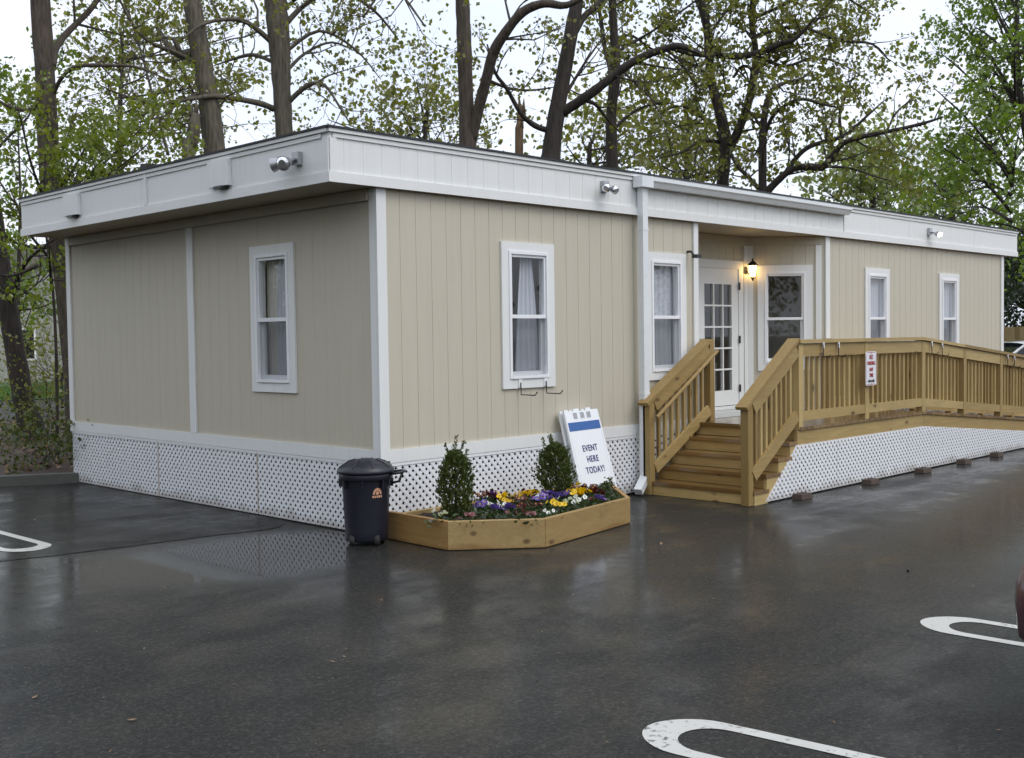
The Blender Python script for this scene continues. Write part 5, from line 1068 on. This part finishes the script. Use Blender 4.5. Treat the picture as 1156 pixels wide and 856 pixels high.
def car(name, label, loc, rz, paint, suv=False):
    o = thing(name, label, 'car', loc); hk = 1.12 if suv else 1.0
    # local: nose at +x, length 4.5
    st = [(-2.24, .44, .72, .62), (-2.20, .34, .86, .76), (-2.05, .27, .94, .83), (-1.5, .20, .97, .87), (-.6, .19, .95, .885), (.5, .19, .93, .885), (1.2, .20, .90, .875), (1.75, .22, .83, .85), (2.05, .26, .74, .78), (2.19, .32, .66, .69), (2.25, .40, .58, .56)]
    b = MB(); n = 16
    for x, zb, zt, hw in st:
        zt *= hk
        for k in range(n):
            a = 2 * math.pi * k / n; c, s_ = math.cos(a), math.sin(a); e = .42
            b.v.append((x, hw * math.copysign(abs(c) ** e, c), (zb + zt) / 2 + (zt - zb) / 2 * math.copysign(abs(s_) ** e, s_)))
    for i in range(len(st) - 1):
        for k in range(n): k2 = (k + 1) % n; b.f.append((i * n + k, i * n + k2, (i + 1) * n + k2, (i + 1) * n + k))
    b.f.append(tuple(range(n))); b.f.append(tuple((len(st) - 1) * n + k for k in range(n)))
    body = b.build('body', paint, None, True); parts = [body]
    top = 1.70 if suv else 1.49; z0 = .92 * hk
    cab = [(-1.95, .74, z0), (-1.35, .70, top - .07), (-.5, .69, top), (.25, .70, top - .03), (1.10, .76, z0 - .03)]
    def cabin(i0, shrink, zs_):
        b = MB()
        for x, hw, z in cab:
            for s_ in (-1, 1): b.v.append((x, s_ * (hw - shrink), z - zs_)); b.v.append((x, s_ * (.80 - shrink), z0 - .05))
        for i in range(len(cab) - 1):
            p = i * 4; q = p + 4; b.f += [(p, q, q + 2, p + 2), (p, p + 1, q + 1, q), (p + 2, q + 2, q + 3, p + 3)]
        return b
    parts.append(cabin(0, .0, .0).build('window_glass', M['carglass'], None))
    b = MB(); rf = [(-1.42, .70, top - .085), (-1.2, .70, top - .035), (-.5, .70, top + .012), (.25, .71, top - .018), (.36, .71, top - .05)]
    for x, hw, z in rf:
        for t_ in (-1, -.9, -.5, 0, .5, .9, 1): b.v.append((x, t_ * hw, z + .03 * (1 - t_ * t_) - (.03 if abs(t_) == 1 else 0)))
    for i in range(4):
        for k in range(6): b.f.append((i * 7 + k, i * 7 + k + 1, i * 7 + k + 8, i * 7 + k + 7))
    for s_ in (-1, 1):
        b.tube([(-1.95, s_ * .75, z0), (-1.40, s_ * .705, top - .07)], .045, 6); b.tube([(1.10, s_ * .765, z0 - .03), (.30, s_ * .705, top - .03)], .03, 6); b.tube([(-.35, s_ * .80, z0 - .04), (-.42, s_ * .695, top - .01)], .035, 6); b.tube([(-1.40, s_ * .705, top - .07), (-.5, s_ * .70, top - .01), (.30, s_ * .705, top - .035)], .03, 6)
    parts.append(b.build('roof', paint, None, True))
    for x in (-1.38, 1.38):
        for s_ in (-1, 1):
            b = MB(); b.lathe([(.20, -.10), (.30, -.105), (.325, -.06), (.325, .06), (.30, .105), (.20, .10)], (x, s_ * .76, .325), 24, 'y'); wh = b.build('wheel', M['tyre'], None, True); parts.append(wh)
            b = MB(); b.lathe([(.20, -.108), (.19, -.112), (.05, -.09), (.05, .09), (.19, .112), (.20, .108)], (x, s_ * .76, .325), 20, 'y'); rm = b.build('rim', M['metal_g'], None, True); rm.parent = wh
    for s_ in (-1, 1):
        b = MB(); b.pts8([(2.08, s_ * .44, .56 * hk), (2.14, s_ * .44, .56 * hk), (1.95, s_ * .76, .56 * hk), (1.88, s_ * .72, .56 * hk), (2.04, s_ * .44, .70 * hk), (2.13, s_ * .44, .68 * hk), (1.94, s_ * .76, .70 * hk), (1.86, s_ * .72, .72 * hk)]); parts.append(b.build('headlight', M['lens'], None))
        b = MB(); b.pts8([(-2.22, s_ * .5, .68), (-2.15, s_ * .5, .68), (-2.08, s_ * .77, .68), (-2.15, s_ * .77, .68), (-2.215, s_ * .5, .84), (-2.12, s_ * .5, .84), (-2.06, s_ * .77, .84), (-2.13, s_ * .77, .84)]); parts.append(b.build('tail_light', M['taillens'], None))
        b = MB(); b.box(.72, .88, s_ * .90 - .07, s_ * .90 + .07, .93 * hk, 1.04 * hk); parts.append(b.build('side_mirror', paint, None))
    b = MB(); b.box(2.18, 2.262, -.42, .42, .40, .50); b.box(2.16, 2.20, -.36, .36, .56 * hk, .60 * hk); parts.append(b.build('grille', M['black'], None))
    for p in parts: p.parent = o
    o.rotation_euler.z = rz; return o
car('parked_car', 'dark maroon car whose front corner enters the right edge of the car park', (-.45, -8.05, 0), math.pi / 2, M['carred'], True)
wc = at(1159, 395, 26); car('parked_car', 'white car parked beyond the ramp railing by the board fence', (wc.x, wc.y, 0), math.radians(134), M['carwhite'])

# the wood round the other sides of the car park, beyond the frame but mirrored in panes and wet ground
g = np.random.default_rng(77); Q = []; b = MB()
for k in range(70):
    if k >= 46: x, y = -21 + g.normal(0, 2.0) - .35 * (k - 46), -2 + 2.3 * (k - 46) + g.normal(0, .6)  # nearer left row out of view, added to block sky from the end wall
    elif k < 26: x, y = -48 + 4.4 * k + g.normal(0, 1.2), -42 + g.normal(0, 2.5)
    else: x, y = -44 + g.normal(0, 2.5), -40 + 3.6 * (k - 26) + g.normal(0, 1.2)
    h = g.uniform(9, 14); b.tube([(x, y, -.05), (x + .2, y, h * .5), (x, y, h * .92)], [.28, .18, .04], 6)
    n = 1500; t_ = g.uniform(.08, 1, n); R = (2.9 * np.sin(np.pi * t_ ** .7) + .5) * np.sqrt(g.uniform(.1, 1, n)); th = g.uniform(0, 6.283, n)
    P = np.stack([x + R * np.cos(th), y + R * np.sin(th), t_ * h], 1); a = g.normal(size=(n, 3)); a /= np.linalg.norm(a, axis=1)[:, None]; c = np.cross(a, g.normal(size=(n, 3))); c /= np.linalg.norm(c, axis=1)[:, None]; z_ = g.uniform(.09, .22, n)[:, None]
    Q.append(np.stack([P - a * z_, P - c * z_ * .7, P + a * z_, P + c * z_ * .7], 1))
o = mesh_np('distant_wood', np.concatenate(Q), 4, M['leaf_o']); tag(o, 'green spring wood round the car park, with an unseen left row added to shade the end wall', 'wood', kind='stuff')
o2 = b.build('wood_trunks', M['bark'], o, fix=False)

# bits of bark, seed and grit lying on the wet surface
n = 420; X = rng.uniform(-6, 9, n); Y = rng.uniform(-6.5, -1.75, n); X[:150] = rng.uniform(-4, -.06, 150); Y[:150] = rng.uniform(-3, 5.5, 150)
P = np.stack([X, Y, np.full(n, .006)], 1); a = rng.normal(size=(n, 3)); a[:, 2] *= .25; a /= np.linalg.norm(a, axis=1)[:, None]; c_ = np.cross(a, np.tile([0, 0, 1.0], (n, 1))); z_ = (rng.uniform(.004, .012, n) * (1 + 1.2 * (rng.uniform(0, 1, n) > .93)))[:, None]
o = mesh_np('grit', np.stack([P - a * z_, P - c_ * z_ * .5, P + a * z_ + [0, 0, .003], P + c_ * z_ * .5], 1), 4, M['bark_fresh']); tag(o, 'small bits of bark and grit scattered over the wet asphalt', 'grit', kind='stuff')
